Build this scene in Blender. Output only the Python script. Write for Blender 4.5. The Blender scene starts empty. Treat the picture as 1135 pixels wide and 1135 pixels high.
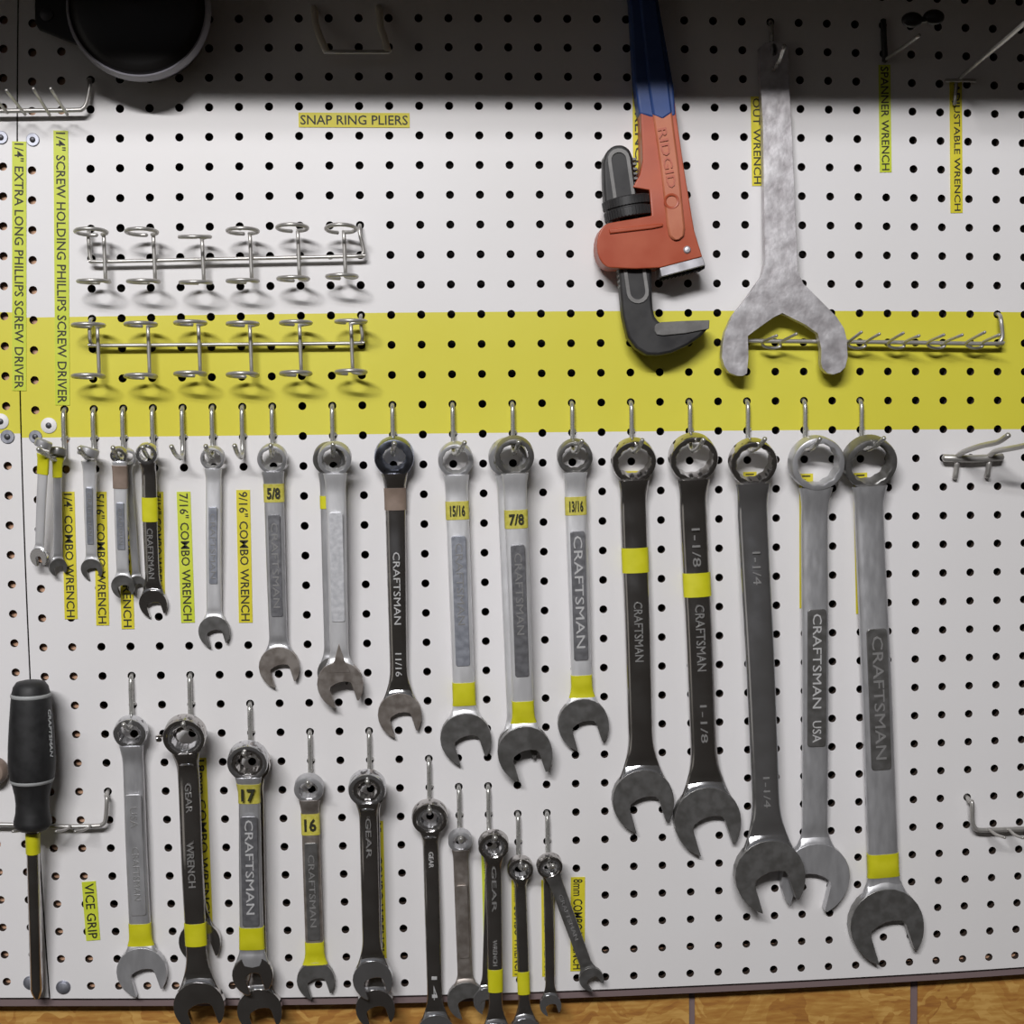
import bpy, bmesh, math, random
import numpy as np
from mathutils import Vector, Matrix
from mathutils.geometry import tessellate_polygon
random.seed(7)
C = bpy.context.scene.collection
P = 0.0254            # hole pitch of the perforated board
Z0 = 1.9              # height of lattice row 0
HOLE_R = 0.0035

# ------------------------------------------------------------------ camera
R = ((0.9981538, -0.0596028, -0.0116834), (-0.0155001, -0.0639813, -0.9978307), (0.0587259, 0.9961696, -0.064787))
T = Vector((0.284801, -1.177426, Z0 - 0.295377))
F = 1500.0
cam = bpy.data.objects.new('camera', bpy.data.cameras.new('camera')); C.objects.link(cam)
cam.matrix_world = Matrix(((R[0][0], -R[1][0], -R[2][0], T.x), (R[0][1], -R[1][1], -R[2][1], T.y), (R[0][2], -R[1][2], -R[2][2], T.z), (0, 0, 0, 1)))
cam.data.sensor_width = 36; cam.data.lens = F / 1135 * 36; cam.data.clip_start = 0.05
bpy.context.scene.camera = cam

def W(x, y, d=0.0):
    """photo point -> world point at distance d in front of the board face"""
    u, v = (x - 567.5) / F, (y - 567.5) / F
    k = [u * R[0][n] + v * R[1][n] + R[2][n] for n in range(3)]
    s = (-d - T.y) / k[1]
    return Vector((T.x + k[0] * s, -d, T.z + k[2] * s))

CX = [0.4076719, 0.0009403, -0.0003015, -0.0007163, -0.0002665, 0.0002824, 0.4156618, 0.0019962, -0.0068562, -5.92e-05, -0.0001948, -0.004342, 0.0013787, 0.0009821, -2.64e-05, -0.009069, -0.0005164, 0.0006273, 0.0017596, -0.0007848, 0.0011844]
CZ = [-0.3811585, -0.4157066, -0.0018048, 0.0065691, 0.0003738, 0.0007696, 0.0006498, 0.0015204, -0.0023625, -0.0007029, 0.0010588, 0.0003449, 0.0071433, 0.0004673, -0.0007155, -0.0017775, -0.0004383, 0.000562, -0.0001419, -0.0001483, 0.0008541]
def LAT(i, j):
    """lattice column i, row j -> x, z on the board (the old sheet is slightly bowed)"""
    a, b = (i - 16) / 16, (j - 15) / 16
    x = z = 0.0; n = 0
    for m in range(6):
        for q in range(6 - m):
            t = a ** m * b ** q
            x += CX[n] * t; z += CZ[n] * t; n += 1
    return x, z + Z0

# ------------------------------------------------------------------ materials
def new_mat(name):
    m = bpy.data.materials.new(name); m.use_nodes = True
    nt = m.node_tree
    return m, nt, nt.nodes['Principled BSDF']
def plain(name, col, rough=0.5, metal=0.0, spec=0.5):
    m, nt, b = new_mat(name)
    b.inputs['Base Color'].default_value = (*col, 1); b.inputs['Roughness'].default_value = rough
    b.inputs['Metallic'].default_value = metal; b.inputs['Specular IOR Level'].default_value = spec
    return m
def noisy(name, col, col2, scale, rough, rough2, metal=0.0, stretch=(1, 1, 1), bump=0.0, lo=0.35, hi=0.65, detail=4):
    m, nt, b = new_mat(name)
    tc = nt.nodes.new('ShaderNodeTexCoord'); mp = nt.nodes.new('ShaderNodeMapping'); mp.inputs['Scale'].default_value = stretch
    nz = nt.nodes.new('ShaderNodeTexNoise'); nz.inputs['Scale'].default_value = scale; nz.inputs['Detail'].default_value = detail
    nt.links.new(tc.outputs['Object'], mp.inputs['Vector']); nt.links.new(mp.outputs[0], nz.inputs['Vector'])
    r = nt.nodes.new('ShaderNodeValToRGB'); r.color_ramp.elements[0].position = lo; r.color_ramp.elements[1].position = hi
    r.color_ramp.elements[0].color = (*col, 1); r.color_ramp.elements[1].color = (*col2, 1)
    nt.links.new(nz.outputs['Fac'], r.inputs[0]); nt.links.new(r.outputs[0], b.inputs['Base Color'])
    mr = nt.nodes.new('ShaderNodeMapRange'); mr.inputs['From Min'].default_value = lo; mr.inputs['From Max'].default_value = hi
    mr.inputs['To Min'].default_value = rough; mr.inputs['To Max'].default_value = rough2
    nt.links.new(nz.outputs['Fac'], mr.inputs['Value']); nt.links.new(mr.outputs[0], b.inputs['Roughness'])
    b.inputs['Metallic'].default_value = metal
    if bump:
        bp = nt.nodes.new('ShaderNodeBump'); bp.inputs['Strength'].default_value = bump; bp.inputs['Distance'].default_value = 0.001
        nt.links.new(nz.outputs['Fac'], bp.inputs['Height']); nt.links.new(bp.outputs[0], b.inputs['Normal'])
    return m

def board_mat(name, top, bot):
    """white faced hardboard with a painted yellow stripe between two gently bowed lines"""
    m, nt, b = new_mat(name)
    L = nt.links
    def mth(op, a, c):
        n = nt.nodes.new('ShaderNodeMath'); n.operation = op
        for k, v in enumerate((a, c)):
            if isinstance(v, (int, float)): n.inputs[k].default_value = v
            else: L.new(v, n.inputs[k])
        return n.outputs[0]
    tc = nt.nodes.new('ShaderNodeTexCoord'); sp = nt.nodes.new('ShaderNodeSeparateXYZ'); L.new(tc.outputs['Object'], sp.inputs[0])
    X, Z = sp.outputs[0], sp.outputs[2]
    def line(pts):
        w = [W(*p) for p in pts]
        c = np.polyfit([v.x for v in w], [v.z for v in w], min(3, len(pts) - 1))
        e = float(c[0])
        for k in c[1:]: e = mth('ADD', mth('MULTIPLY', e, X), float(k)) if not isinstance(e, float) else mth('ADD', mth('MULTIPLY', X, e), float(k))
        return e
    inside = mth('MULTIPLY', mth('LESS_THAN', Z, line(top)), mth('GREATER_THAN', Z, line(bot)))
    nz = nt.nodes.new('ShaderNodeTexNoise'); nz.inputs['Scale'].default_value = 4; nz.inputs['Detail'].default_value = 6; L.new(tc.outputs['Object'], nz.inputs['Vector'])
    wr = nt.nodes.new('ShaderNodeValToRGB'); wr.color_ramp.elements[0].position = .3; wr.color_ramp.elements[1].position = .7
    wr.color_ramp.elements[0].color = (.76, .742, .735, 1); wr.color_ramp.elements[1].color = (.80, .785, .79, 1); L.new(nz.outputs['Fac'], wr.inputs[0])
    yr = nt.nodes.new('ShaderNodeValToRGB'); yr.color_ramp.elements[0].position = .3; yr.color_ramp.elements[1].position = .7
    yr.color_ramp.elements[0].color = (.67, .60, .040, 1); yr.color_ramp.elements[1].color = (.71, .665, .075, 1); L.new(nz.outputs['Fac'], yr.inputs[0])
    mx = nt.nodes.new('ShaderNodeMix'); mx.data_type = 'RGBA'
    L.new(inside, mx.inputs[0]); L.new(wr.outputs[0], mx.inputs[6]); L.new(yr.outputs[0], mx.inputs[7]); L.new(mx.outputs[2], b.inputs['Base Color'])
    b.inputs['Roughness'].default_value = .42
    n2 = nt.nodes.new('ShaderNodeTexNoise'); n2.inputs['Scale'].default_value = 90; L.new(tc.outputs['Object'], n2.inputs['Vector'])
    bp = nt.nodes.new('ShaderNodeBump'); bp.inputs['Strength'].default_value = .05; bp.inputs['Distance'].default_value = .001
    L.new(n2.outputs['Fac'], bp.inputs['Height']); L.new(bp.outputs[0], b.inputs['Normal'])
    return m

def wood_mat(name):
    """strand board: flat flakes of several browns"""
    m, nt, b = new_mat(name); L = nt.links
    tc = nt.nodes.new('ShaderNodeTexCoord')
    nz = nt.nodes.new('ShaderNodeTexNoise'); nz.inputs['Scale'].default_value = 14; nz.inputs['Detail'].default_value = 4; L.new(tc.outputs['Object'], nz.inputs['Vector'])
    mix = nt.nodes.new('ShaderNodeMix'); mix.data_type = 'RGBA'; mix.inputs[0].default_value = .12
    L.new(tc.outputs['Object'], mix.inputs[6]); L.new(nz.outputs['Color'], mix.inputs[7])
    mp = nt.nodes.new('ShaderNodeMapping'); mp.inputs['Scale'].default_value = (30, 1, 85); mp.inputs['Rotation'].default_value = (0, .35, 0); L.new(mix.outputs[2], mp.inputs['Vector'])
    vo = nt.nodes.new('ShaderNodeTexVoronoi'); vo.inputs['Scale'].default_value = 1.6; L.new(mp.outputs[0], vo.inputs['Vector'])
    sx = nt.nodes.new('ShaderNodeSeparateColor'); L.new(vo.outputs['Color'], sx.inputs[0])
    mp2 = nt.nodes.new('ShaderNodeMapping'); mp2.inputs['Scale'].default_value = (14, 10, 90); L.new(tc.outputs['Object'], mp2.inputs['Vector'])
    n2 = nt.nodes.new('ShaderNodeTexNoise'); n2.inputs['Scale'].default_value = 3; n2.inputs['Detail'].default_value = 5; L.new(mp2.outputs[0], n2.inputs['Vector'])
    ad = nt.nodes.new('ShaderNodeMath'); ad.operation = 'MULTIPLY_ADD'; ad.inputs[1].default_value = .45; L.new(sx.outputs[0], ad.inputs[0]); L.new(n2.outputs['Fac'], ad.inputs[2])
    r = nt.nodes.new('ShaderNodeValToRGB'); e = r.color_ramp.elements
    e[0].position = .35; e[0].color = (.30, .12, .03, 1); e[1].position = 1.0; e[1].color = (.62, .36, .10, 1)
    k = e.new(.6); k.color = (.42, .19, .04, 1); k = e.new(.8); k.color = (.50, .26, .06, 1)
    L.new(ad.outputs[0], r.inputs[0]); L.new(r.outputs[0], b.inputs['Base Color']); b.inputs['Roughness'].default_value = .55
    return m

M = {}
M['white_board'] = board_mat('white_hardboard', [(45, 351.6), (300, 348.8), (480, 345.6), (720, 344.4), (940, 345.2), (1130, 345.8)],
                             [(45, 485), (300, 482.5), (480, 480.6), (600, 479), (850, 477.4), (940, 476.2), (1130, 475.8)])
M['white_board_left'] = board_mat('white_hardboard_left', [(0, 346), (22, 346.3)], [(0, 480.5), (22, 480.5)])
M['hardboard'] = plain('brown_hardboard', (.042, .026, .018), .85)
M['backing'] = plain('pine_furring', (.60, .36, .23), .7)
M['joint_and_shade'] = plain('gray_joint_and_shade', (.20, .145, .145), .6)
M['void'] = plain('dark_wall', (.035, .03, .028), .9)
M['osb'] = wood_mat('strand_board')
M['shelf'] = plain('brown_shelf', (.10, .07, .05), .7)
M['chrome'] = noisy('polished_chrome', (.62, .62, .63), (.68, .68, .70), 60, .10, .16, .90)
M['dark_chrome'] = noisy('smoky_chrome', (.50, .475, .46), (.58, .565, .555), 40, .11, .17, .955)
M['satin'] = noisy('satin_steel', (.84, .84, .855), (.90, .90, .915), 160, .34, .42, .55, (1, 1, .3))
M['gray_satin'] = noisy('gray_satin_steel', (.52, .52, .535), (.60, .60, .615), 160, .33, .41, .64, (1, 1, .3))
M['worn'] = noisy('worn_dark_steel', (.225, .22, .21), (.28, .275, .27), 130, .32, .42, .74)
M['brown_worn'] = noisy('brown_oxidised_steel', (.30, .26, .23), (.40, .36, .33), 130, .34, .46, .68)
M['panel'] = noisy('dark_gray_panel', (.26, .26, .275), (.32, .32, .34), 200, .38, .46, .72)
M['panel_light'] = noisy('blue_gray_panel', (.40, .42, .48), (.48, .50, .56), 200, .36, .46, .66)
M['panel_white'] = noisy('bright_panel', (.74, .75, .78), (.88, .88, .91), 260, .34, .46, .45)
M['letter_steel'] = plain('bright_letter_steel', (.72, .72, .72), .34, .35)
M['letter_dim'] = plain('dull_letter_steel', (.37, .365, .36), .4, .5)
M['zinc'] = noisy('zinc_wire', (.50, .495, .47), (.53, .525, .50), 200, .26, .30, .65)
M['wire'] = noisy('dull_wire', (.47, .455, .43), (.50, .485, .46), 200, .34, .38, .62)
M['cast'] = noisy('mottled_cast_steel', (.38, .355, .365), (.68, .665, .68), 85, .40, .50, .68, bump=.5, lo=.25, hi=.72, detail=10)
M['orange'] = noisy('orange_enamel', (.39, .068, .027), (.45, .094, .038), 30, .36, .48)
M['orange_rib'] = noisy('worn_orange_enamel', (.46, .13, .062), (.53, .18, .095), 45, .42, .55)
M['blue'] = noisy('blue_paint', (.02, .055, .20), (.035, .08, .26), 40, .4, .55)
M['black_steel'] = noisy('black_steel', (.018, .017, .018), (.035, .034, .034), 60, .42, .55, 0.0)
M['gray_steel'] = noisy('bare_gray_steel', (.16, .155, .15), (.24, .235, .23), 80, .45, .55, 0.3)
M['bare'] = noisy('ground_steel', (.55, .54, .57), (.70, .69, .73), 90, .4, .5, .7)
M['rubber'] = noisy('black_rubber', (.014, .014, .0145), (.020, .020, .021), 120, .5, .62)
M['black_plastic'] = plain('black_plastic', (.012, .011, .011), .35)
M['lip'] = plain('gray_glossy_lip', (.30, .29, .33), .4)
M['beige'] = plain('beige_coating', (.72, .67, .56), .5)
M['gray_line'] = plain('gray_inlay', (.36, .37, .37), .5)
M['tape'] = noisy('yellow_vinyl_tape', (.60, .58, .012), (.66, .63, .02), 80, .4, .5)
M['label_yellow'] = noisy('yellow_label_tape', (.66, .58, .025), (.72, .63, .035), 60, .45, .55)
M['label_lime'] = noisy('lime_label_tape', (.55, .63, .03), (.62, .68, .06), 60, .45, .55)
M['label_box'] = noisy('size_label_tape', (.52, .47, .06), (.62, .56, .12), 300, .4, .5)
M['ink'] = plain('black_ink', (.025, .025, .012), .6)
M['brown_tape'] = noisy('brown_sleeve', (.22, .165, .13), (.28, .21, .17), 80, .5, .6)
M['white_cap'] = plain('white_cap', (.8, .78, .77), .5)
M['washer'] = noisy('gray_washer', (.30, .31, .36), (.42, .43, .48), 150, .4, .5, .8)
M['screw'] = plain('dark_screw', (.10, .10, .11), .5, .7)
M['blue_ring'] = noisy('blued_steel', (.30, .33, .42), (.40, .43, .52), 90, .25, .4, 1.0)

# ------------------------------------------------------------------ building helpers
def finish(bm, name, mat, parent=None, loc=None, bevel=0.0, smooth=True, angle=38, local=False, seg=2):
    bmesh.ops.recalc_face_normals(bm, faces=bm.faces)
    if smooth:
        for f in bm.faces: f.smooth = True
        lim = math.radians(angle)
        for e in bm.edges:
            if len(e.link_faces) == 2 and e.calc_face_angle(0) > lim: e.smooth = False
    me = bpy.data.meshes.new(name); bm.to_mesh(me); bm.free()
    o = bpy.data.objects.new(name, me); C.objects.link(o)
    mats = mat if isinstance(mat, (list, tuple)) else [mat]
    for k in mats: me.materials.append(M[k])
    if parent is not None:
        o.parent = parent
    if not local:
        base = Vector(loc) if loc is not None else (parent['_o'] if parent is not None else Vector((0, 0, 0)))
        base = Vector(base)
        for v in me.vertices: v.co -= base
        if parent is None: o.location = base
    if bevel:
        md = o.modifiers.new('bevel', 'BEVEL'); md.width = bevel; md.segments = seg; md.limit_method = 'ANGLE'; md.angle_limit = math.radians(32)
        md.harden_normals = False
    return o
def thing(name, label, cat, loc, group=None):
    o = bpy.data.objects.new(name, None); C.objects.link(o); o.location = loc
    o.empty_display_size = .01
    o['label'] = label; o['category'] = cat
    if group: o['group'] = group
    o['_o'] = [float(v) for v in loc]
    return o
def tag(o, label, cat, group=None):
    o['label'] = label; o['category'] = cat
    if group: o['group'] = group
    return o
def struct(o): o['kind'] = 'structure'; return o

def add_tube(bm, pts, r, seg=10, cap=True, sub=5, closed=False, rough_end=False):
    """round wire swept along a smoothed path"""
    pts = [Vector(p) for p in pts]
    if sub > 1:
        out = []; n = len(pts)
        rng = range(n if closed else n - 1)
        for i in rng:
            p0 = pts[(i - 1) % n] if closed or i > 0 else pts[i] * 2 - pts[i + 1]
            p1, p2 = pts[i], pts[(i + 1) % n]
            p3 = pts[(i + 2) % n] if closed or i + 2 < n else p2 * 2 - p1
            for k in range(sub):
                t = k / sub
                out.append(.5 * ((2 * p1) + (p2 - p0) * t + (2 * p0 - 5 * p1 + 4 * p2 - p3) * t * t + (3 * p1 - p0 - 3 * p2 + p3) * t ** 3))
        if not closed: out.append(pts[-1])
        pts = out
    n = len(pts); rings = []
    tan = lambda i: ((pts[(i + 1) % n] if closed or i < n - 1 else pts[i]) - (pts[(i - 1) % n] if closed or i > 0 else pts[i])).normalized()
    t0 = tan(0); up = Vector((0, 0, 1)) if abs(t0.z) < .9 else Vector((1, 0, 0))
    nrm = (up - t0 * up.dot(t0)).normalized()
    for i in range(n):
        t = tan(i); nrm = (nrm - t * nrm.dot(t)).normalized(); b = t.cross(nrm)
        rings.append([bm.verts.new(pts[i] + (nrm * math.cos(a) + b * math.sin(a)) * r) for a in [2 * math.pi * k / seg for k in range(seg)]])
    for i in range(n if closed else n - 1):
        A, B = rings[i], rings[(i + 1) % n]
        for k in range(seg): bm.faces.new((A[k], A[(k + 1) % seg], B[(k + 1) % seg], B[k]))
    if cap and not closed:
        for ring, p, sgn in ((rings[0], pts[0], -1), (rings[-1], pts[-1], 1)):
            tip = bm.verts.new(p + tan(0 if sgn < 0 else n - 1) * sgn * r * .6)
            for k in range(seg): bm.faces.new((ring[k], ring[(k + 1) % seg], tip))
def wire(name, pts, r, mat, parent=None, sub=5, seg=10, closed=False):
    bm = bmesh.new(); add_tube(bm, pts, r, seg, True, sub, closed)
    return finish(bm, name, mat, parent, loc=None if parent is not None else pts[0], angle=60)

def add_plate(bm, poly, front, back):
    """closed outline [(x, z)] or world points pushed from y=front to y=back"""
    a = [bm.verts.new((p[0], front, p[1])) for p in poly]; b = [bm.verts.new((p[0], back, p[1])) for p in poly]
    n = len(poly)
    bm.faces.new(a); bm.faces.new(b[::-1])
    for k in range(n): bm.faces.new((a[k], b[k], b[(k + 1) % n], a[(k + 1) % n]))
def px_plate(name, pts, d_front, d_back, mat, parent, bevel=0.0, smooth_poly=0, seg=2):
    poly = [(W(x, y, d_front).x, W(x, y, d_front).z) for x, y in pts]
    if smooth_poly: poly = chaikin(poly, smooth_poly)
    bm = bmesh.new(); add_plate(bm, poly, -d_front, -d_back)
    return finish(bm, name, mat, parent, bevel=bevel, seg=seg)
def lean_plate(name, pts, d_front, d_back, mat, parent, bevel=0.0, seg=2, lean=(.019, 235, 95), smooth=True):
    """like px_plate for a tool whose handle leans back towards the board above its head"""
    k = lambda y: lean[0] * min(1, max(0, (lean[1] - y) / (lean[1] - lean[2])))
    bm = bmesh.new(); n = len(pts)
    a = [bm.verts.new(W(x, y, d_front - k(y))) for x, y in pts]
    b = [bm.verts.new((v.co.x, -max(.0018, d_back - k(p[1])), v.co.z)) for v, p in zip(a, pts)]
    for t in tessellate_polygon([[Vector((v.co.x, v.co.z, 0)) for v in a]]):
        for ring in (a, b):
            try: bm.faces.new([ring[i] for i in t])
            except ValueError: pass
    for q in range(n): bm.faces.new((a[q], b[q], b[(q + 1) % n], a[(q + 1) % n]))
    return finish(bm, name, mat, parent, bevel=bevel, seg=seg)
def chaikin(p, n):
    for _ in range(n):
        q = []
        for k in range(len(p)):
            a, b = p[k], p[(k + 1) % len(p)]
            q.append((a[0] * .75 + b[0] * .25, a[1] * .75 + b[1] * .25)); q.append((a[0] * .25 + b[0] * .75, a[1] * .25 + b[1] * .75))
        p = q
    return p
def add_box(bm, lo, hi):
    v = [bm.verts.new((x, y, z)) for x in (lo[0], hi[0]) for y in (lo[1], hi[1]) for z in (lo[2], hi[2])]
    for f in ((0, 1, 3, 2), (4, 6, 7, 5), (0, 4, 5, 1), (2, 3, 7, 6), (0, 2, 6, 4), (1, 5, 7, 3)): bm.faces.new([v[k] for k in f])
def add_lathe(bm, prof, origin, axis, seg=40, cap=True):
    """profile [(radius, along)] turned about an axis"""
    ax = Vector(axis).normalized(); u = ax.orthogonal().normalized(); v = ax.cross(u); o = Vector(origin)
    rings = [[bm.verts.new(o + ax * h + (u * math.cos(2 * math.pi * k / seg) + v * math.sin(2 * math.pi * k / seg)) * max(r, 1e-5)) for k in range(seg)] for r, h in prof]
    for A, B in zip(rings, rings[1:]):
        for k in range(seg): bm.faces.new((A[k], A[(k + 1) % seg], B[(k + 1) % seg], B[k]))
    if cap: bm.faces.new(rings[0]); bm.faces.new(rings[-1])

_txt = {}
def text_geo(s, bold=0.0):
    """letters as flat polygons normalised to width 1 x height 1"""
    key = (s, bold)
    if key not in _txt:
        cu = bpy.data.curves.new('t', 'FONT'); cu.body = s; cu.size = 1; cu.resolution_u = 2; cu.offset = bold
        ob = bpy.data.objects.new('t', cu); C.objects.link(ob)
        dg = bpy.context.evaluated_depsgraph_get(); dg.update()
        me = bpy.data.meshes.new_from_object(ob.evaluated_get(dg))
        vs = [tuple(v.co) for v in me.vertices]; fs = [tuple(p.vertices) for p in me.polygons]
        bpy.data.objects.remove(ob); bpy.data.curves.remove(cu); bpy.data.meshes.remove(me)
        x0, x1 = min(v[0] for v in vs), max(v[0] for v in vs); y0, y1 = min(v[1] for v in vs), max(v[1] for v in vs)
        _txt[key] = ([((v[0] - x0) / (x1 - x0), (v[1] - y0) / (y1 - y0)) for v in vs], fs)
    return _txt[key]
def lettering(s, origin, along, up, length, height, mat, parent, thick=.00025, name='lettering', local=False, bold=0.012):
    """flat raised letters: origin is the start of the baseline"""
    vs, fs = text_geo(s, bold)
    a, u = Vector(along).normalized(), Vector(up).normalized(); n = a.cross(u)
    o = Vector(origin); bm = bmesh.new()
    vv = [bm.verts.new(o + a * (x * length) + u * (y * height)) for x, y in vs]
    for f in fs:
        try: bm.faces.new([vv[k] for k in f])
        except ValueError: pass
    ret = bmesh.ops.extrude_face_region(bm, geom=list(bm.faces))
    for e in ret['geom']:
        if isinstance(e, bmesh.types.BMVert): e.co += n * thick
    return finish(bm, name, mat, parent, smooth=False, local=local)

# ------------------------------------------------------------------ the perforated boards
def pegboard(name, i0, i1, j0, j1, left, right, bottom, dj, mat, label):
    """one sheet with real drilled holes; columns i0..i1, rows j0..j1"""
    bm = bmesh.new(); cache = {}; bc = {}
    TH = .006
    def fv(i, j):
        k = (round(i, 3), round(j, 3))
        if k not in cache:
            x, z = LAT(i, j + 0); cache[k] = bm.verts.new((x, 0, z))
        return cache[k]
    for i in range(i0, i1 + 1):
        for j in range(j0, j1 + 1):
            a0 = left if i == i0 else i - .5; a1 = right if i == i1 else i + .5
            b0 = j - .5 + dj; b1 = (bottom if j == j1 else j + .5 + dj)
            am, bmid = i, j + dj
            def edge(p, q, n): return [(p[0] + (q[0] - p[0]) * t / n, p[1] + (q[1] - p[1]) * t / n) for t in range(n)]
            # outer loop in the order of 16 directions, starting at the right, going down
            top = edge((a0, b0), (i - .25, b0), 1) + [(i - .25, b0), (i, b0), (i + .25, b0)]
            rt = [(a1, b0), (a1, bmid - .25), (a1, bmid), (a1, bmid + .25)]
            bo = [(a1, b1), (i + .25, b1), (i, b1), (i - .25, b1)]
            lf = [(a0, b1), (a0, bmid + .25), (a0, bmid), (a0, bmid - .25)]
            loop = [fv(*p) for p in top + rt + bo + lf]
            cx, cz = LAT(i, j + dj)
            inn, inb = [], []
            for k in range(16):
                an = math.radians(135 - 22.5 * k)
                x, z = cx + HOLE_R * math.cos(an), cz + HOLE_R * math.sin(an)
                inn.append(bm.verts.new((x, 0, z))); inb.append(bm.verts.new((x, TH, z)))
            for k in range(16):
                q = (k + 1) % 16
                bm.faces.new((loop[k], loop[q], inn[q], inn[k])).material_index = 0
                bm.faces.new((inn[k], inn[q], inb[q], inb[k])).material_index = 1
    # outer rim of the sheet
    for e in [e for e in bm.edges if len(e.link_faces) == 1]:
        if all(abs(v.co.y) < 1e-6 for v in e.verts):
            w = []
            for v in e.verts:
                if v not in bc: bc[v] = bm.verts.new((v.co.x, TH, v.co.z))
                w.append(bc[v])
            f = bm.faces.new((e.verts[0], e.verts[1], w[1], w[0])); f.material_index = 1
    o = finish(bm, name, [mat, 'hardboard'], smooth=False)
    tag(o, label, 'pegboard', 'perforated board sheets')
    return o
pegboard('pegboard', -2, 34, -5, 31, -2.48, 34.5, 31.47, 0, 'white_board', 'large white perforated hardboard sheet crossed by a yellow stripe, right of the seam')
pegboard('pegboard', -6, -3, -5, 31, -6.5, -2.53, 31.44, -.16, 'white_board_left', 'narrow strip of white perforated hardboard left of the vertical seam')

def box_obj(name, lo, hi, mat):
    bm = bmesh.new(); add_box(bm, lo, hi); return finish(bm, name, mat, smooth=False, loc=((lo[0] + hi[0]) / 2, (lo[1] + hi[1]) / 2, (lo[2] + hi[2]) / 2))
ZB = LAT(16, 31.47)[1]
struct(box_obj('wall_back', (-.6, .0445, .2), (1.3, .10, 2.7), 'void'))
# strand board panels below, butted at a dark joint
YW = .020
xj = W(1013, 1120, -YW).x; xk = W(767, 1120, -YW).x
struct(box_obj('wall_lower_left', (-.6, YW, .35), (xk - .0027, YW + .0015, ZB - .004), 'osb'))
struct(box_obj('wall_lower_middle', (xk + .0027, YW, .35), (xj - .0035, YW + .0015, ZB - .004), 'osb'))
struct(box_obj('wall_lower_right', (xj + .0035, YW, .35), (1.3, YW + .0015, ZB - .004), 'osb'))
struct(box_obj('trim_4', (xk - .004, YW + .002, .35), (xk + .004, .0435, ZB - .006), 'joint_and_shade'))
struct(box_obj('trim_5', (xj - .005, YW + .002, .35), (xj + .005, .0435, ZB - .006), 'joint_and_shade'))
# gray strip added under the sheets' lower edge in place of their shadow
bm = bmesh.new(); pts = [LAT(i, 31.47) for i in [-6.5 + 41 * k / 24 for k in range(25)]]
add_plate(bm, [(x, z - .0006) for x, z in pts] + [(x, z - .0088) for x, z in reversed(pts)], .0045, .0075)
struct(finish(bm, 'shade_strip', 'joint_and_shade', smooth=False, loc=(.4, .006, ZB)))
# furring behind the seam and behind the lowest row
struct(box_obj('trim_1', (LAT(-6.5, 10)[0], .0065, ZB + .0135), (LAT(-.55, 20)[0] + .004, .0440, Z0 + .13), 'backing'))
struct(box_obj('trim_2', (LAT(-.5, 30)[0] + .006, .0065, LAT(16, 31.47)[1] + .0135), (LAT(34.5, 30)[0], .0440, LAT(33, 30.6)[1] + .004), 'backing'))
# shelf above the board: its front edge throws the shade over the top rows
ZE, ZE2 = W(450, 118).z, W(450, 149).z
SH = (Z0 + .0935 - ZE) / math.tan(math.radians(24))
pa, pb = W(150, 119), W(1050, 125); SLOPE = (pb.z - pa.z) / (pb.x - pa.x)
sh = struct(box_obj('shelf', (-.6, -SH, Z0 + .0935), (1.3, .044, Z0 + .118), 'shelf')); sh.location.z += SLOPE * (.35 - W(450, 110).x); sh.rotation_euler.y = -math.atan(SLOPE)

# ------------------------------------------------------------------ label strips on the board
def strip(x0, y0, x1, y1, w, text, mat, label, cat_group, vertical=True, margin=(2, 2), lit=True, hfrac=.66):
    """printed tape stuck to the board from photo point (x0,y0) to (x1,y1), w wide"""
    a, b = W(x0, y0), W(x1, y1); s = (b - a).length / math.hypot(x1 - x0, y1 - y0)
    al = (b - a).normalized(); up = Vector((0, -1, 0)).cross(al)       # reading direction, letters' tops
    L = (b - a).length; hw = w * s / 2
    t = thing('label_strip', label, 'label', (a + b) / 2, cat_group)
    bm = bmesh.new()
    q = [a - up * hw, b - up * hw, b + up * hw, a + up * hw]
    f = [bm.verts.new(p + Vector((0, -.0007, 0))) for p in q]; k = [bm.verts.new(p + Vector((0, -.0001, 0))) for p in q]
    bm.faces.new(f); bm.faces.new(k[::-1])
    for i in range(4): bm.faces.new((f[i], k[i], k[(i + 1) % 4], f[(i + 1) % 4]))
    finish(bm, 'tape', mat, t, smooth=False)
    if text:
        h = 2 * hw * hfrac
        lettering(text, a + al * margin[0] * s - up * h / 2 + Vector((0, -.0007, 0)), al, up, L - sum(margin) * s, h, 'ink', t, .00012)
    return t
LG = 'printed label strips on the board'
strip(331, 133, 454, 133.5, 16, 'SNAP RING PLIERS', 'label_yellow', 'yellow label strip reading SNAP RING PLIERS, the only one running sideways', LG)
strip(21.5, 157, 21.5, 433, 15.5, '1/4" EXTRA LONG PHILLIPS SCREW DRIVER', 'label_lime', 'long lime label strip over the seam reading EXTRA LONG PHILLIPS SCREW DRIVER', LG)
strip(67.5, 145, 69.5, 449, 16, '1/4" SCREW HOLDING PHILLIPS SCREW DRIVER', 'label_lime', 'long lime label strip reading SCREW HOLDING PHILLIPS SCREW DRIVER', LG)
strip(707, 60, 708, 192, 13, 'PIPE WRENCH', 'label_yellow', 'yellow label strip half hidden behind the orange pipe wrench handle', LG)
strip(838, 107, 839.5, 206, 12.5, 'OUT WRENCH', 'label_yellow', 'yellow label strip just left of the big gray two-pronged wrench', LG)
strip(980, 72, 981.5, 191, 13.5, 'SPANNER WRENCH', 'label_lime', 'lime label strip ending in WRENCH, half in shade at the top right', LG)
strip(1059, 91, 1060, 236, 14, 'ADJUSTABLE WRENCH', 'label_yellow', 'yellow label strip reading ADJUSTABLE WRENCH below the long peg hook', LG)
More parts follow.
